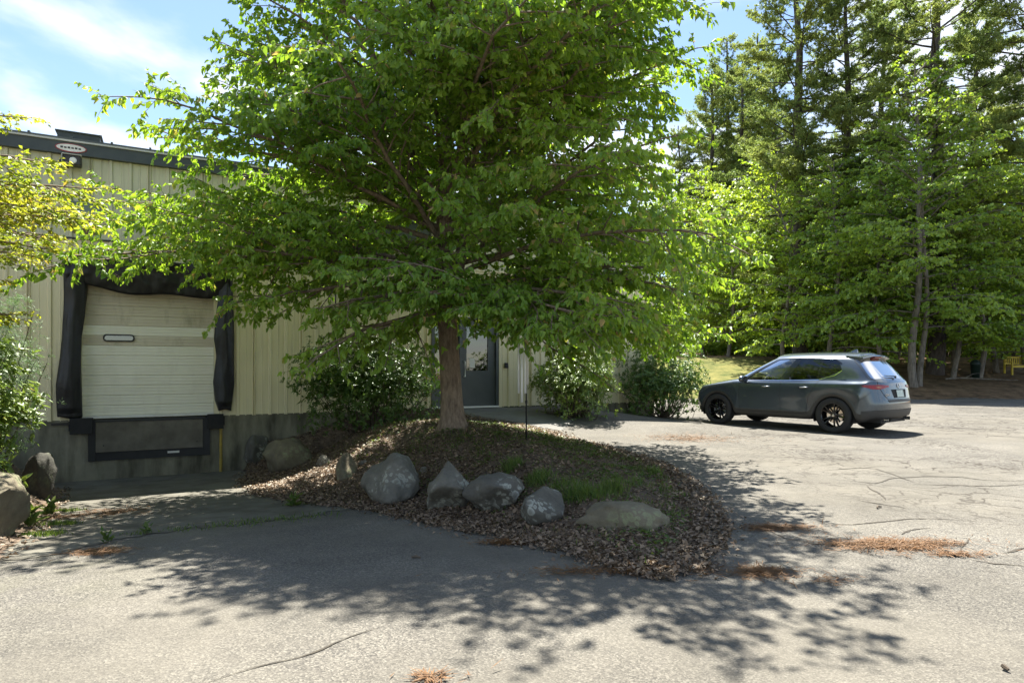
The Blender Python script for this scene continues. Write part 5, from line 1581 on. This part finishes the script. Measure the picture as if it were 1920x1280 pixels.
# rear: black lower bumper, plate niche, plate, badge
patch('rear_cladding', [(-0.55, 0.90, 0.47), (-0.80, 0.80, 0.50), (-0.93, 0.45, 0.50), (-0.94, 0, 0.50), (-0.93, -0.45, 0.50), (-0.80, -0.80, 0.50), (-0.55, -0.90, 0.47)],
      [(-0.55, 0.89, 0.30), (-0.78, 0.79, 0.33), (-0.90, 0.45, 0.345), (-0.905, 0, 0.345), (-0.90, -0.45, 0.345), (-0.78, -0.79, 0.33), (-0.55, -0.89, 0.30)], 60, 6, CM['clad'], 0.012)
patch('bumper_step', [(-0.92, 0.52, 0.70), (-0.94, 0, 0.705), (-0.92, -0.52, 0.70)], [(-0.93, 0.46, 0.655), (-0.95, 0, 0.655), (-0.93, -0.46, 0.655)], 30, 3, CM['clad'], 0.008)
line('hatch_gap', [(-0.74, 0.66, 1.06), (-0.83, 0.72, 0.98), (-0.88, 0.60, 0.80), (-0.92, 0.50, 0.715), (-0.93, 0, 0.71), (-0.92, -0.50, 0.715), (-0.88, -0.60, 0.80), (-0.83, -0.72, 0.98), (-0.74, -0.66, 1.06)], 0.008, CM['seam'], 0.003, 70)
line('hatch_gap', [(-0.74, 0.68, 1.06), (-0.62, 0.745, 1.10), (-0.33, 0.64, 1.46), (-0.28, 0.60, 1.54)], 0.008, CM['seam'], 0.003, 30)
line('hatch_gap', [(-0.74, -0.68, 1.06), (-0.62, -0.745, 1.10), (-0.33, -0.64, 1.46), (-0.28, -0.60, 1.54)], 0.008, CM['seam'], 0.003, 30)
patch('plate_niche', [(-0.88, 0.33, 0.90), (-0.89, -0.33, 0.90)], [(-0.92, 0.27, 0.735), (-0.92, -0.27, 0.735)], 20, 6, CM['seam'], 0.004)
patch('licence_plate', [(-0.9, 0.155, 0.885), (-0.9, -0.155, 0.885)], [(-0.91, 0.155, 0.745), (-0.91, -0.155, 0.745)], 8, 4, CM['plate'], 0.014)
# emblem: oval ring with a spread wing
def ring(name, cx, cz, rx_, rz_, rad, m, k=28):
    pts = [tuple(snap((-1.0, cx + rx_ * math.cos(a), cz + rz_ * math.sin(a)), 0.010)) for a in np.linspace(0, 2 * math.pi, k)]
    mb = MB(); mb.tube(pts, rad, 6, cap=False); return mb
mb = ring('emblem', 0.0, 1.0, 0.062, 0.050, 0.006, CM['chrome'])
mb.tube([tuple(snap((-1.0, y, z), 0.010)) for y, z in ((0.056, 1.014), (0.035, 1.012), (0.018, 1.0), (0.0, 0.978), (-0.018, 1.0), (-0.035, 1.012), (-0.056, 1.014))], 0.005, 6)
mb.build('emblem', CM['chrome'], car, smooth=True)
cu = bpy.data.curves.new('badge_text', 'FONT'); cu.body = 'CX-5'; cu.size = 0.062; cu.extrude = 0.004
ob = bpy.data.objects.new('badge_tmp', cu); col.objects.link(ob)
tm = bpy.data.meshes.new_from_object(ob.evaluated_get(bpy.context.evaluated_depsgraph_get())); bpy.data.objects.remove(ob)
o = link('model_badge', tm, CM['chrome'], car, loc=tuple(snap((-1.0, 0.60, 0.80), 0.010)), rot=(R(90), 0, R(-90 - 14)))
# spoiler, antenna, wiper, exhaust
m_ = MB()
sp_ = [(-0.12, 1.615), (-0.50, 1.585), (-0.52, 1.562), (-0.38, 1.525)]
V_ = []
ys_ = np.linspace(-0.60, 0.60, 13)
for y in ys_:
    k_ = 1 - 0.10 * (abs(y) / 0.6) ** 2
    for x_, z_ in sp_: V_.append((x_ * k_ - (0.0), y, z_ - 0.05 * (abs(y) / 0.6) ** 2.2))
m_.add(V_, [(4 * i + a, 4 * i + (a + 1) % 4, 4 * i + 4 + (a + 1) % 4, 4 * i + 4 + a) for i in range(12) for a in range(4)] + [(3, 2, 1, 0), (48, 49, 50, 51)])
m_.build('spoiler', CM['paint'], car, smooth=False)
m_ = MB(); m_.box(-0.50, -0.40, -0.16, 0.16, 1.527, 1.545); m_.build('brake_light', CM['tail'], car)
m_ = MB()
az_ = snap((0.02, 0, 1.7), 0.0).z
m_.add([(0.10, 0, az_ - 0.01), (-0.09, 0.035, az_ - 0.012), (-0.09, -0.035, az_ - 0.012), (-0.085, 0, az_ + 0.062), (-0.04, 0, az_ + 0.055)], [(0, 4, 1), (0, 2, 4), (1, 4, 3), (2, 3, 4), (1, 3, 2), (0, 1, 2)])
m_.build('antenna_fin', CM['paint'], car)
m_ = MB(); m_.tube([tuple(snap((-0.80, 0.0, 1.12), 0.03)), tuple(snap((-0.78, -0.06, 1.135), 0.03)), tuple(snap((-0.76, 0.30, 1.15), 0.03)), tuple(snap((-0.74, 0.38, 1.155), 0.028))], [0.022, 0.015, 0.010, 0.006], 8); m_.build('rear_wiper', CM['gloss'], car)
for y in (0.46, -0.46):
    m_ = MB(); m_.tube([(-0.55, y, 0.30), (-0.90, y, 0.305)], 0.036, 14, cap=False); m_.build('exhaust_pipe', CM['chrome'], car, smooth=True)
# underside and wheel wells
m_ = MB(); m_.box(-0.78, 3.40, -0.56, 0.56, 0.24, 0.50); m_.box(0.50, 2.20, -0.84, 0.84, 0.255, 0.42)
m_.build('underbody', CM['trimdark'], car)
for s in (1, -1):
    for c in (0.0, 2.70):
        m_ = MB(); pr = []
        k = 24
        vs = []
        for i in range(k + 1):
            a = R(-20) + R(220) * i / k
            vs += [(c + 0.42 * math.cos(a), 0.55 * s, 0.36 + 0.42 * math.sin(a)), (c + 0.412 * math.cos(a), 0.895 * s, 0.36 + 0.412 * math.sin(a))]
        m_.add(vs, [(2 * i, 2 * i + 1, 2 * i + 3, 2 * i + 2) for i in range(k)]); m_.build('wheel_arch_liner', CM['trimdark'], car)
# wheels
def wheel_meshes():
    ty = MB(); ty.lathe([(0.245, -0.105), (0.30, -0.118), (0.335, -0.115), (0.356, -0.095), (0.363, -0.05), (0.364, 0.0), (0.363, 0.05), (0.356, 0.095), (0.335, 0.115), (0.30, 0.118), (0.245, 0.105)], 48, 'y')
    ri = MB(); ri.lathe([(0.247, 0.100), (0.250, 0.106), (0.238, 0.104), (0.232, 0.06), (0.225, 0.0), (0.225, -0.09)], 48, 'y')
    ri.lathe([(0.0, 0.075), (0.050, 0.075), (0.058, 0.068), (0.058, 0.03)], 20, 'y')
    for q in range(10):
        a = 2 * math.pi * q / 10 + (0.13 if q % 2 else -0.13)
        ca, sa = math.cos(a), math.sin(a); w0, w1 = 0.017, 0.014
        pts = []
        for r_, y_, w_ in ((0.045, 0.070, w0), (0.15, 0.088, w1), (0.236, 0.098, w1 * 1.5)):
            for dw, dy in ((-w_, -0.03), (-w_ * 0.6, 0.0), (w_ * 0.6, 0.0), (w_, -0.03)):
                pts.append((r_ * ca - dw * sa, y_ + dy, r_ * sa + dw * ca))
        ri.add(pts, [(4 * j + k, 4 * j + k + 1, 4 * j + 5 + k, 4 * j + 4 + k) for j in range(2) for k in range(3)])
    dk = MB(); dk.lathe([(0.03, 0.0), (0.165, 0.0), (0.165, -0.025), (0.03, -0.025)], 32, 'y')
    hub = MB(); hub.lathe([(0.0, 0.082), (0.026, 0.080), (0.028, 0.074)], 16, 'y')
    return ty.mesh('tyre', True), ri.mesh('rim'), dk.mesh('brake_disc'), hub.mesh('hub_cap')
wt, wr_, wd_, wh_ = wheel_meshes()
for s in (1, -1):
    for c in (0.0, 2.70):
        w = empty('wheel'); w.parent = car; w.location = (c, 0.795 * s, 0.364); w.rotation_euler = (0, 0.3 + c, 0) if s > 0 else (0, 0.5 + c, math.pi)
        link('tyre', wt, CM['tyre'], w); link('rim', wr_, CM['rim'], w); link('brake_disc', wd_, CM['steel'] if 'steel' in CM else CM['chrome'], w); link('hub_cap', wh_, CM['chrome'], w)
# cabin
m_ = MB(); m_.box(-0.6, 2.2, -0.76, 0.76, 0.42, 0.62); m_.build('cabin_floor', CM['trimdark'], car)
m_ = MB(); m_.box(1.78, 2.28, -0.74, 0.74, 0.62, 0.99); m_.build('dashboard', CM['trimdark'], car, bevel=0.04)
m_ = MB(); m_.box(-0.6, -0.55, -0.70, 0.70, 0.6, 1.0); m_.box(-0.55, 0.05, -0.72, 0.72, 0.92, 0.95); m_.build('luggage_cover', CM['trimdark'], car)
for sx_, ys_ in ((1.12, (0.38, -0.38)), (0.28, (0.40, 0.0, -0.40))):
    for y in ys_:
        st = empty('seat'); st.parent = car
        m_ = MB(); m_.box(sx_, sx_ + 0.5, y - 0.22, y + 0.22, 0.58, 0.74); m_.build('cushion', CM['seat'] if sx_ > 1 else CM['trimdark'], st, bevel=0.04)
        m_ = MB(); m_.prism([(sx_ + 0.02, 0.70), (sx_ + 0.14, 0.70), (sx_ - 0.03, 1.22), (sx_ - 0.13, 1.22)], y - 0.21, y + 0.21); m_.build('backrest', CM['seat'] if sx_ > 1 else CM['trimdark'], st, bevel=0.03)
        m_ = MB(); m_.box(sx_ - 0.16, sx_ - 0.06, y - 0.12, y + 0.12, 1.25, 1.40); m_.build('headrest', CM['seat'] if sx_ > 1 else CM['trimdark'], st, bevel=0.03)
m_ = MB(); m_.tube([(1.74 - 0.06 * math.sin(a), 0.38 + 0.18 * math.cos(a), 0.98 + 0.17 * math.sin(a)) for a in np.linspace(0, 2 * math.pi, 24)], 0.014, 8, cap=False); m_.build('steering_wheel', CM['trimdark'], car, smooth=True)
m_ = MB(); m_.box(1.42, 1.46, -0.10, 0.10, 1.40, 1.46); m_.build('rear_view_mirror', CM['trimdark'], car)

# ------------------------------------------------------------------ wind chime on its pole
px_, py_ = 0.195, 8.75
pz = mz(px_, py_)
t_ = empty('garden_pole', (px_, py_, pz)); tag(t_, 'thin black shepherd hook pole standing in the bed right of the tree', 'garden pole')
m_ = MB(); m_.tube([(0, 0, -0.15), (0, 0, 0.9), (0.004, 0, 1.75)], 0.011, 8)
arc = [(0.004 - 0.10 + 0.10 * math.cos(a), -0.02, 1.75 + 0.10 * math.sin(a)) for a in np.linspace(0, math.pi * 1.05, 10)]
m_.tube([(0.004, 0, 1.70)] + arc, 0.009, 8); m_.build('pole', M['blackpaint'], t_, smooth=True)
m_ = MB(); m_.tube([(0, 0, 0.52), (0, 0, 0.56)], 0.017, 8); m_.build('joint_collar', M['blackpaint'], t_)
t_ = empty('wind_chime', (px_ - 0.045, py_ - 0.03, pz + 0.56)); tag(t_, 'long silver tube wind chime hanging from the black pole', 'wind chime')
for q, (a, zt, zb) in enumerate(((200, 0.88, 0.10), (255, 0.88, -0.02), (300, 0.88, 0.10), (345, 0.88, 0.22), (30, 0.88, 0.24), (150, 0.88, 0.12))):
    x = 0.062 * math.cos(R(a)); y = 0.062 * math.sin(R(a))
    m_ = MB(); m_.tube([(x, y, zb), (x, y, zb + 0.74)], 0.016, 10); m_.build('chime_tube', M['alu'], t_, smooth=True)
m_ = MB(); m_.lathe([(0.0, 1.06), (0.085, 1.06), (0.085, 1.08), (0.0, 1.08)], 20); m_.build('top_disc', M['wood'], t_)
m_ = MB()
for a in (200, 255, 300, 345, 30, 150):
    x = 0.062 * math.cos(R(a)); y = 0.062 * math.sin(R(a)); m_.tube([(x, y, 0.7), (x, y, 1.06)], 0.0015, 4)
m_.tube([(0, 0, 1.07), (-0.05, 0.01, 1.29)], 0.002, 4); m_.build('cord', M['blackpaint'], t_)

# ------------------------------------------------------------------ yellow bench and bin at the wood edge
bx, by = (1912 - 960) / 1200 * 33.0, 33.0
bz = float(terr(bx, by))
t_ = empty('park_bench', (bx + 0.1, by, bz), R(4)); tag(t_, 'bright yellow slatted bench at the right picture edge before the wood', 'bench')
for sx_ in (-0.72, 0.72):
    for sy_ in (-0.22, 0.24):
        m_ = MB(); m_.box(sx_ - 0.035, sx_ + 0.035, sy_ - 0.035, sy_ + 0.035, -0.15, 0.62 if sy_ < 0 else 0.9); m_.build('leg', M['benchyellow'], t_)
    m_ = MB(); m_.box(sx_ - 0.04, sx_ + 0.04, -0.28, 0.2, 0.622, 0.66); m_.build('armrest', M['benchyellow'], t_)
for q in range(5):
    m_ = MB(); m_.box(-0.68, 0.68, -0.24 + q * 0.09, -0.165 + q * 0.09, 0.42, 0.45); m_.build('seat_slat', M['benchyellow'], t_)
m_ = MB(); m_.box(-0.685, 0.685, -0.25, -0.22, 0.33, 0.415); m_.build('apron_rail', M['benchyellow'], t_)
m_ = MB(); m_.box(-0.685, 0.685, 0.22, 0.26, 0.82, 0.9); m_.build('top_rail', M['benchyellow'], t_)
m_ = MB(); m_.box(-0.685, 0.685, 0.22, 0.26, 0.50, 0.56); m_.build('lower_rail', M['benchyellow'], t_)
for q in range(12):
    x = -0.63 + q * 0.1145; m_ = MB(); m_.box(x - 0.03, x + 0.03, 0.23, 0.25, 0.561, 0.819); m_.build('back_slat', M['benchyellow'], t_)

bx, by = (1829 - 960) / 1200 * 32.0, 32.0
t_ = empty('litter_bin', (bx, by, float(terr(bx, by)))); tag(t_, 'dark green bin in the shade at the wood edge', 'bin')
m_ = MB(); m_.lathe([(0.0, -0.1), (0.17, -0.1), (0.21, 0.62), (0.225, 0.63), (0.225, 0.66), (0.20, 0.66)], 20); m_.build('body', M['cangreen'], t_, smooth=True)
m_ = MB(); m_.lathe([(0.23, 0.662), (0.235, 0.70), (0.16, 0.82), (0.06, 0.88), (0.0, 0.885)], 20); m_.build('lid', M['cangreen'], t_, smooth=True)

t_ = link('fallen_branch', tubes_mesh('fallen_branch', [(np.array([[0, 0, 0.05], [0.6, -0.3, 0.10], [1.3, -0.8, 0.06], [2.2, -1.7, 0.02]]), np.array([0.05, 0.045, 0.035, 0.012])),
      (np.array([[0.7, -0.35, 0.1], [1.2, -0.2, 0.3], [1.6, -0.3, 0.35]]), np.array([0.02, 0.014, 0.006]))], [7, 5]), M['bark_maple'], loc=(21.2, 31.3, float(terr(21.2, 31.3))))
tag(t_, 'grey fallen branch on the bank left of the dark green bin', 'branch')


# ------------------------------------------------------------------ litter, grass, needles, weeds
def scatter_poly(n, P, seed):
    r = np.random.default_rng(seed); lo, hi = P.min(0), P.max(0)
    q = r.uniform(lo, hi, (n, 2)); d = poly_dist(q[:, 0], q[:, 1], P); return q, d, r


q, d, r = scatter_poly(330000, mound_poly, 5)
nz_ = n2(q[:, 0], q[:, 1], 1.1, 2.0)
L_, w_ = lw(q[:, 0], q[:, 1])
ramp_side = sm(3.6, 2.2, w_ - 0.16 * (L_ - 1.5))
dens = np.where(d > 0, 0.10 + 0.42 * np.clip(nz_ + 0.25, 0, 1) + 0.65 * (1 - sm(0.1, 0.8, d)) + 0.3 * ramp_side, np.where(d > -0.28, 0.16 * (1 + d / 0.28) ** 2, 0))
k = r.random(len(q)) < dens * 0.62
q, d, nz_, L_, w_ = q[k], d[k], nz_[k], L_[k], w_[k]
z = np.maximum(mound_z(q[:, 0], q[:, 1]), terr(q[:, 0], q[:, 1]) + 0.008) + r.random(len(q)) * 0.03
n = len(q); print('litter', n)
D_ = r.normal(size=(n, 3)); D_[:, 2] *= 0.35
s = 0.018 + 0.042 * r.random(n) ** 1.5
o = link('leaf_litter', leaves_mesh('leaf_litter', np.column_stack([q, z]), D_, r.normal(size=(n, 3)) * 0.45 + np.array([0, 0, 1.0]), s, s * 0.6, r.random(n) * 0.9, simple=True, fold=0.2), M['litter'])
tag(o, 'brown dead leaves strewn over the bed and round the boulders', 'leaf litter', kind='stuff')

q, d, r = scatter_poly(26000, bank_poly, 6)
k = (d > -0.05) & (q[:, 1] < 11.5) & (q[:, 0] > -8.2) & (r.random(len(q)) < 0.8); q, d = q[k], d[k]
z = np.maximum(bank_z(q[:, 0], q[:, 1]), terr(q[:, 0], q[:, 1]) + 0.01) + r.random(len(q)) * 0.02; n = len(q)
D_ = r.normal(size=(n, 3)); D_[:, 2] *= 0.3; s = r.uniform(0.03, 0.075, n)
o = link('bank_litter', leaves_mesh('bank_litter', np.column_stack([q, z]), D_, r.normal(size=(n, 3)) * 0.4 + np.array([0, 0, 1.0]), s, s * 0.6, r.random(n) * 0.9, simple=True, fold=0.2), M['litter'])
tag(o, 'brown dead leaves on the left bank under the rhododendron', 'leaf litter', kind='stuff')


def grass_obj(name, q, z, hgt, r, label, m=None):
    n = len(q); C = np.column_stack([q, z]); D_ = r.normal(size=(n, 3)) * 0.38; D_[:, 2] = 1.0
    Nn = r.normal(size=(n, 3)); Nn[:, 2] *= 0.2
    o = link(name, leaves_mesh(name, C, D_, Nn, hgt * r.uniform(0.5, 1.25, n), 0.009, r.random(n) * 0.9, simple=True, fold=0.1, bend=0.25), m or M['grass'])
    return tag(o, label, 'grass', kind='stuff')


q, d, r = scatter_poly(140000, mound_poly, 8)
L_, w_ = lw(q[:, 0], q[:, 1]); nz_ = 0.5 * n2(q[:, 0], q[:, 1], 1.5, 8.0) + 0.8 * n2(q[:, 0], q[:, 1], 4.5, 1.0)
right = sm(2.6, 3.6, w_)
front = sm(1.9, 0.6, np.abs(d - 1.0))
k = (d > 0.25) & (r.random(len(q)) < np.clip(nz_ * 2.0 + 0.05, 0, 1) * right * (0.55 + 0.45 * front) * 0.55) & (L_ > 1.6)
q = q[k]; print('grass', len(q))
grass_obj('bed_grass', q, mound_z(q[:, 0], q[:, 1]) - 0.005, 0.06, r, 'patchy green grass growing on the bed behind the boulders')
# creeping green cover over the top of the bed
q, d, r = scatter_poly(120000, mound_poly, 21)
L_, w_ = lw(q[:, 0], q[:, 1]); nz_ = 0.6 * n2(q[:, 0], q[:, 1], 1.3, 4.0) + 0.7 * n2(q[:, 0], q[:, 1], 3.6, 6.0)
k = (d > 0.35) & (L_ > 1.2) & (r.random(len(q)) < np.clip(nz_ * 1.8 + 0.22, 0, 1) * sm(2.7, 3.7, w_) * 0.75)
q = q[k]; n = len(q); print('cover', n)
D_ = r.normal(size=(n, 3)); D_[:, 2] = 0.25 * np.abs(D_[:, 2]); s = r.uniform(0.018, 0.042, n)
o = link('ground_cover', leaves_mesh('ground_cover', np.column_stack([q, mound_z(q[:, 0], q[:, 1]) + 0.012 + 0.035 * r.random(n)]), D_, r.normal(size=(n, 3)) * 0.4 + np.array([0, 0, 1.0]), s, s * 0.7, r.random(n) * 0.9, simple=True), M['grass'])
tag(o, 'low creeping green cover spread over the top of the bed', 'ground cover', kind='stuff')
# taller tufts by the two last boulders


def mound_hit(px, py):
    dx, dz = (px - 960) / 1200.0, (690 - py) / 1200.0
    t = np.arange(3.5, 14.0, 0.02); d = CAMZ + t * dz - mound_z(t * dx, t, False)
    i = int(np.argmax(d < 0)); return t[i] * dx, t[i]


tuft = [mound_hit(*p) for p in ((1072, 938), (1085, 925), (1105, 935), (1128, 930), (1150, 922), (1060, 918), (1185, 912), (1225, 890), (1010, 905), (960, 880))]
qs = []
r = np.random.default_rng(12)
for a, b in tuft: qs.append(np.array([a, b]) + r.normal(size=(int(r.integers(70, 260)), 2)) * r.uniform(0.05, 0.13))
q = np.concatenate(qs)
grass_obj('grass_tufts', q, mound_z(q[:, 0], q[:, 1]) - 0.005, 0.13, r, 'longer fresh grass tufts beside the two nearest boulders')
# weeds in the joint between apron and asphalt, and by the left bank
r = np.random.default_rng(14); qs = []
for a, b, k_, sp in ((330, 998, 30, .14), (420, 988, 70, .22), (478, 981, 90, .24), (540, 974, 80, .2), (600, 966, 30, .14), (260, 1003, 25, .06), (552, 948, 120, .05), (110, 985, 300, .12), (75, 1005, 300, .12), (120, 960, 220, .12)):
    c = ground_hit(a, b); p = r.normal(size=(k_, 2)) * np.array([sp, sp * 0.45]); qs.append(np.array(c) + p)
q = np.concatenate(qs)
grass_obj('joint_weeds', q, terr(q[:, 0], q[:, 1]) + 0.004, 0.055, r, 'low weeds along the joint between concrete apron and asphalt')

# broad-leaved weeds
def weed(px, py, sz_, seed, label):
    x, y = ground_hit(px, py); r = np.random.default_rng(seed); n = 26
    root = empty('weed', (x, y, float(terr(x, y)))); tag(root, label, 'weed', 'broad leaved weeds by the dock')
    ph = r.random(n) * 6.28; el = r.uniform(0.2, 1.3, n)
    D_ = np.stack([np.cos(ph) * np.cos(el), np.sin(ph) * np.cos(el), np.sin(el)], -1)
    h = r.random(n)[:, None] * np.array([0, 0, sz_ * 0.8]) + r.normal(size=(n, 3)) * 0.02
    h[:, 2] = np.abs(h[:, 2]); s = sz_ * r.uniform(0.4, 0.75, n)
    link('leaves', leaves_mesh('leaves', h, D_, r.normal(size=(n, 3)) * 0.3 + np.array([0, 0, 1.0]), s, s * 0.42, r.random(n) * 0.9), M['grass'], root)
    link('stem', tubes_mesh('stem', [(np.array([[0, 0, -0.02], [0.005, 0, sz_ * 0.5], [0, 0.01, sz_ * 0.9]]), np.array([0.005, 0.004, 0.002]))], [5]), M['twig'], root)
weed(202, 1018, 0.10, 1, 'small leafy weed on the asphalt left of the weed line')
weed(275, 1002, 0.09, 2, 'tiny leafy weed at the left start of the weed line')
weed(92, 968, 0.20, 3, 'leafy weed at the foot of the tan boulder')
weed(58, 990, 0.22, 4, 'larger leafy weed close beside the tan boulder')
weed(550, 950, 0.16, 5, 'lone upright weed on the apron below the boulder row')


# fallen pine needles in drifts on the paving
def needles(px, py, ax_, ay_, n, seed, label, thick=1.0):
    r = np.random.default_rng(seed); x, y = ground_hit(px, py)
    q = r.normal(size=(n, 2)) * 0.45 * (1 + 1.2 * r.random((n, 1)) ** 6)
    q = q * np.array([ax_, ay_]); wv = n2(q[:, 0] * 1.0 + x, q[:, 1] + y, 3.5, seed * 1.0)
    k = wv + r.random(n) * 0.5 > 0.12; q = q[k] + np.array([x, y]); n = len(q)
    D_ = r.normal(size=(n, 3)); D_[:, 2] *= 0.08; Nn = np.tile([0, 0, 1.0], (n, 1)) + r.normal(size=(n, 3)) * 0.2
    o = link('needle_drift', leaves_mesh('needle_drift', np.column_stack([q, terr(q[:, 0], q[:, 1]) + 0.008 + r.random(n) * 0.012]), D_, Nn, r.uniform(0.05, 0.10, n), 0.006 * thick, r.random(n) * 0.9, simple=True, fold=0.05, bend=0.0), M['pineduff'])
    tag(o, label, 'pine needles', kind='stuff')
needles(1678, 1022, 0.50, 0.15, 3800, 1, 'rust brown pine needle drift on the sunlit asphalt at right')
needles(1765, 1041, 0.30, 0.05, 700, 2, 'thin tail of pine needles right of the big drift')
needles(1415, 1073, 0.22, 0.10, 900, 3, 'pine needle patch in the tree shade left of the big drift')
needles(1523, 1090, 0.18, 0.07, 700, 4, 'small needle patch at the edge of the tree shade')
needles(1195, 1070, 0.55, 0.10, 1500, 5, 'pine needles spread before the tip of the bed')
needles(1290, 822, 0.9, 0.7, 2600, 6, 'broad needle patch in the shade between bed and car', 1.5)
needles(832, 1274, 0.09, 0.025, 420, 7, 'little needle patch at the bottom picture edge')
needles(185, 1036, 0.22, 0.13, 700, 8, 'reddish needle patch on the asphalt below the apron')
needles(960, 1018, 0.25, 0.08, 700, 9, 'pine needles on the shaded asphalt below the dark boulder')
needles(1450, 990, 0.35, 0.10, 900, 10, 'needle streak in the shade right of the bed')
needles(1515, 800, 0.35, 0.25, 400, 11, 'faint needles on the asphalt before the car door', 1.5)
needles(160, 965, 0.9, 0.35, 3800, 12, 'reddish needles and duff on the apron left of the dock', 1.2)
needles(1620, 1020, 0.35, 0.08, 500, 13, 'sparse needles left of the big drift')

# long cracks: narrow grit-filled bands on the asphalt
def crack(pts, wd):
    P = np.array([ground_hit(*p) for p in pts]); r = np.random.default_rng(int(pts[0][0]))
    Q = []
    for a, b in zip(P[:-1], P[1:]):
        k = max(3, int(np.linalg.norm(b - a) / 0.05))
        for t in np.linspace(0, 1, k, endpoint=False): Q.append(a + (b - a) * t)
    Q.append(P[-1]); Q = np.array(Q); n = len(Q)
    Q = Q + np.cumsum(r.normal(size=(n, 2)) * 0.006, 0) * np.sin(np.linspace(0, np.pi, n))[:, None]
    T = unit(np.gradient(Q, axis=0)); S = np.stack([-T[:, 1], T[:, 0]], -1)
    w = wd * (0.5 + r.random(n)) * np.sin(np.linspace(0.15, np.pi - 0.15, n)) 
    A, B_ = Q + S * w[:, None], Q - S * w[:, None]
    V = np.concatenate([np.column_stack([A, terr(A[:, 0], A[:, 1]) + 0.004]), np.column_stack([B_, terr(B_[:, 0], B_[:, 1]) + 0.004])])
    F = np.stack([np.arange(n - 1), np.arange(n - 1) + n, np.arange(1, n) + n, np.arange(1, n)], -1)
    link('crack', raw_mesh('crack', V, F), M['crack'], lot)
for pts, wd in (([(1530, 982), (1600, 984), (1660, 977), (1700, 972), (1760, 972), (1830, 978)], 0.010),
                ([(1545, 882), (1610, 878), (1660, 874)], 0.012), ([(1640, 878), (1680, 892), (1715, 905)], 0.014),
                ([(1560, 899), (1600, 902), (1640, 906), (1670, 897), (1740, 894), (1800, 895), (1850, 901), (1900, 902), (1940, 900)], 0.015),
                ([(1710, 908), (1780, 909), (1850, 910), (1930, 907)], 0.014), ([(1625, 910), (1635, 925), (1660, 938)], 0.012),
                ([(1600, 936), (1650, 944), (1690, 950), (1705, 954)], 0.010), ([(1690, 1002), (1705, 994), (1745, 990)], 0.010),
                ([(1785, 1045), (1810, 1030), (1818, 1010)], 0.010), ([(1700, 775), (1790, 778), (1930, 783)], 0.03), ([(1720, 802), (1800, 803), (1930, 808)], 0.024), ([(1740, 762), (1930, 768)], 0.03),
                ([(1820, 1050), (1870, 1058), (1935, 1062)], 0.008), ([(1880, 1038), (1935, 1025)], 0.010),
                ([(390, 1280), (470, 1255), (560, 1238), (640, 1205), (720, 1175)], 0.005), ([(1420, 985), (1470, 1010), (1520, 1022), (1600, 1018)], 0.007)):
    crack(pts, wd)

# odd scraps lying on the paving
r = np.random.default_rng(3)
for q, (px, py, lb) in enumerate(((780, 1047, 'dark twig scrap on the shaded asphalt in the middle'), (1648, 953, 'dark scrap on the cracked asphalt at right'), (1886, 1256, 'dark wood chip near the lower right corner'), (1775, 1037, 'black scrap at the end of the needle drift'))):
    x, y = ground_hit(px, py); wdt = 0.012 * y
    m_ = MB(); m_.tube([(-wdt * 0.6, 0, 0.012), (0, 0.01, 0.018), (wdt * 0.6, -0.006, 0.011)], [0.007, 0.011, 0.006], 6)
    tag(m_.build('wood_scrap', M['twig'], loc=(x, y, float(terr(x, y))), rot=(0, 0, q * 0.7)), lb, 'scrap')
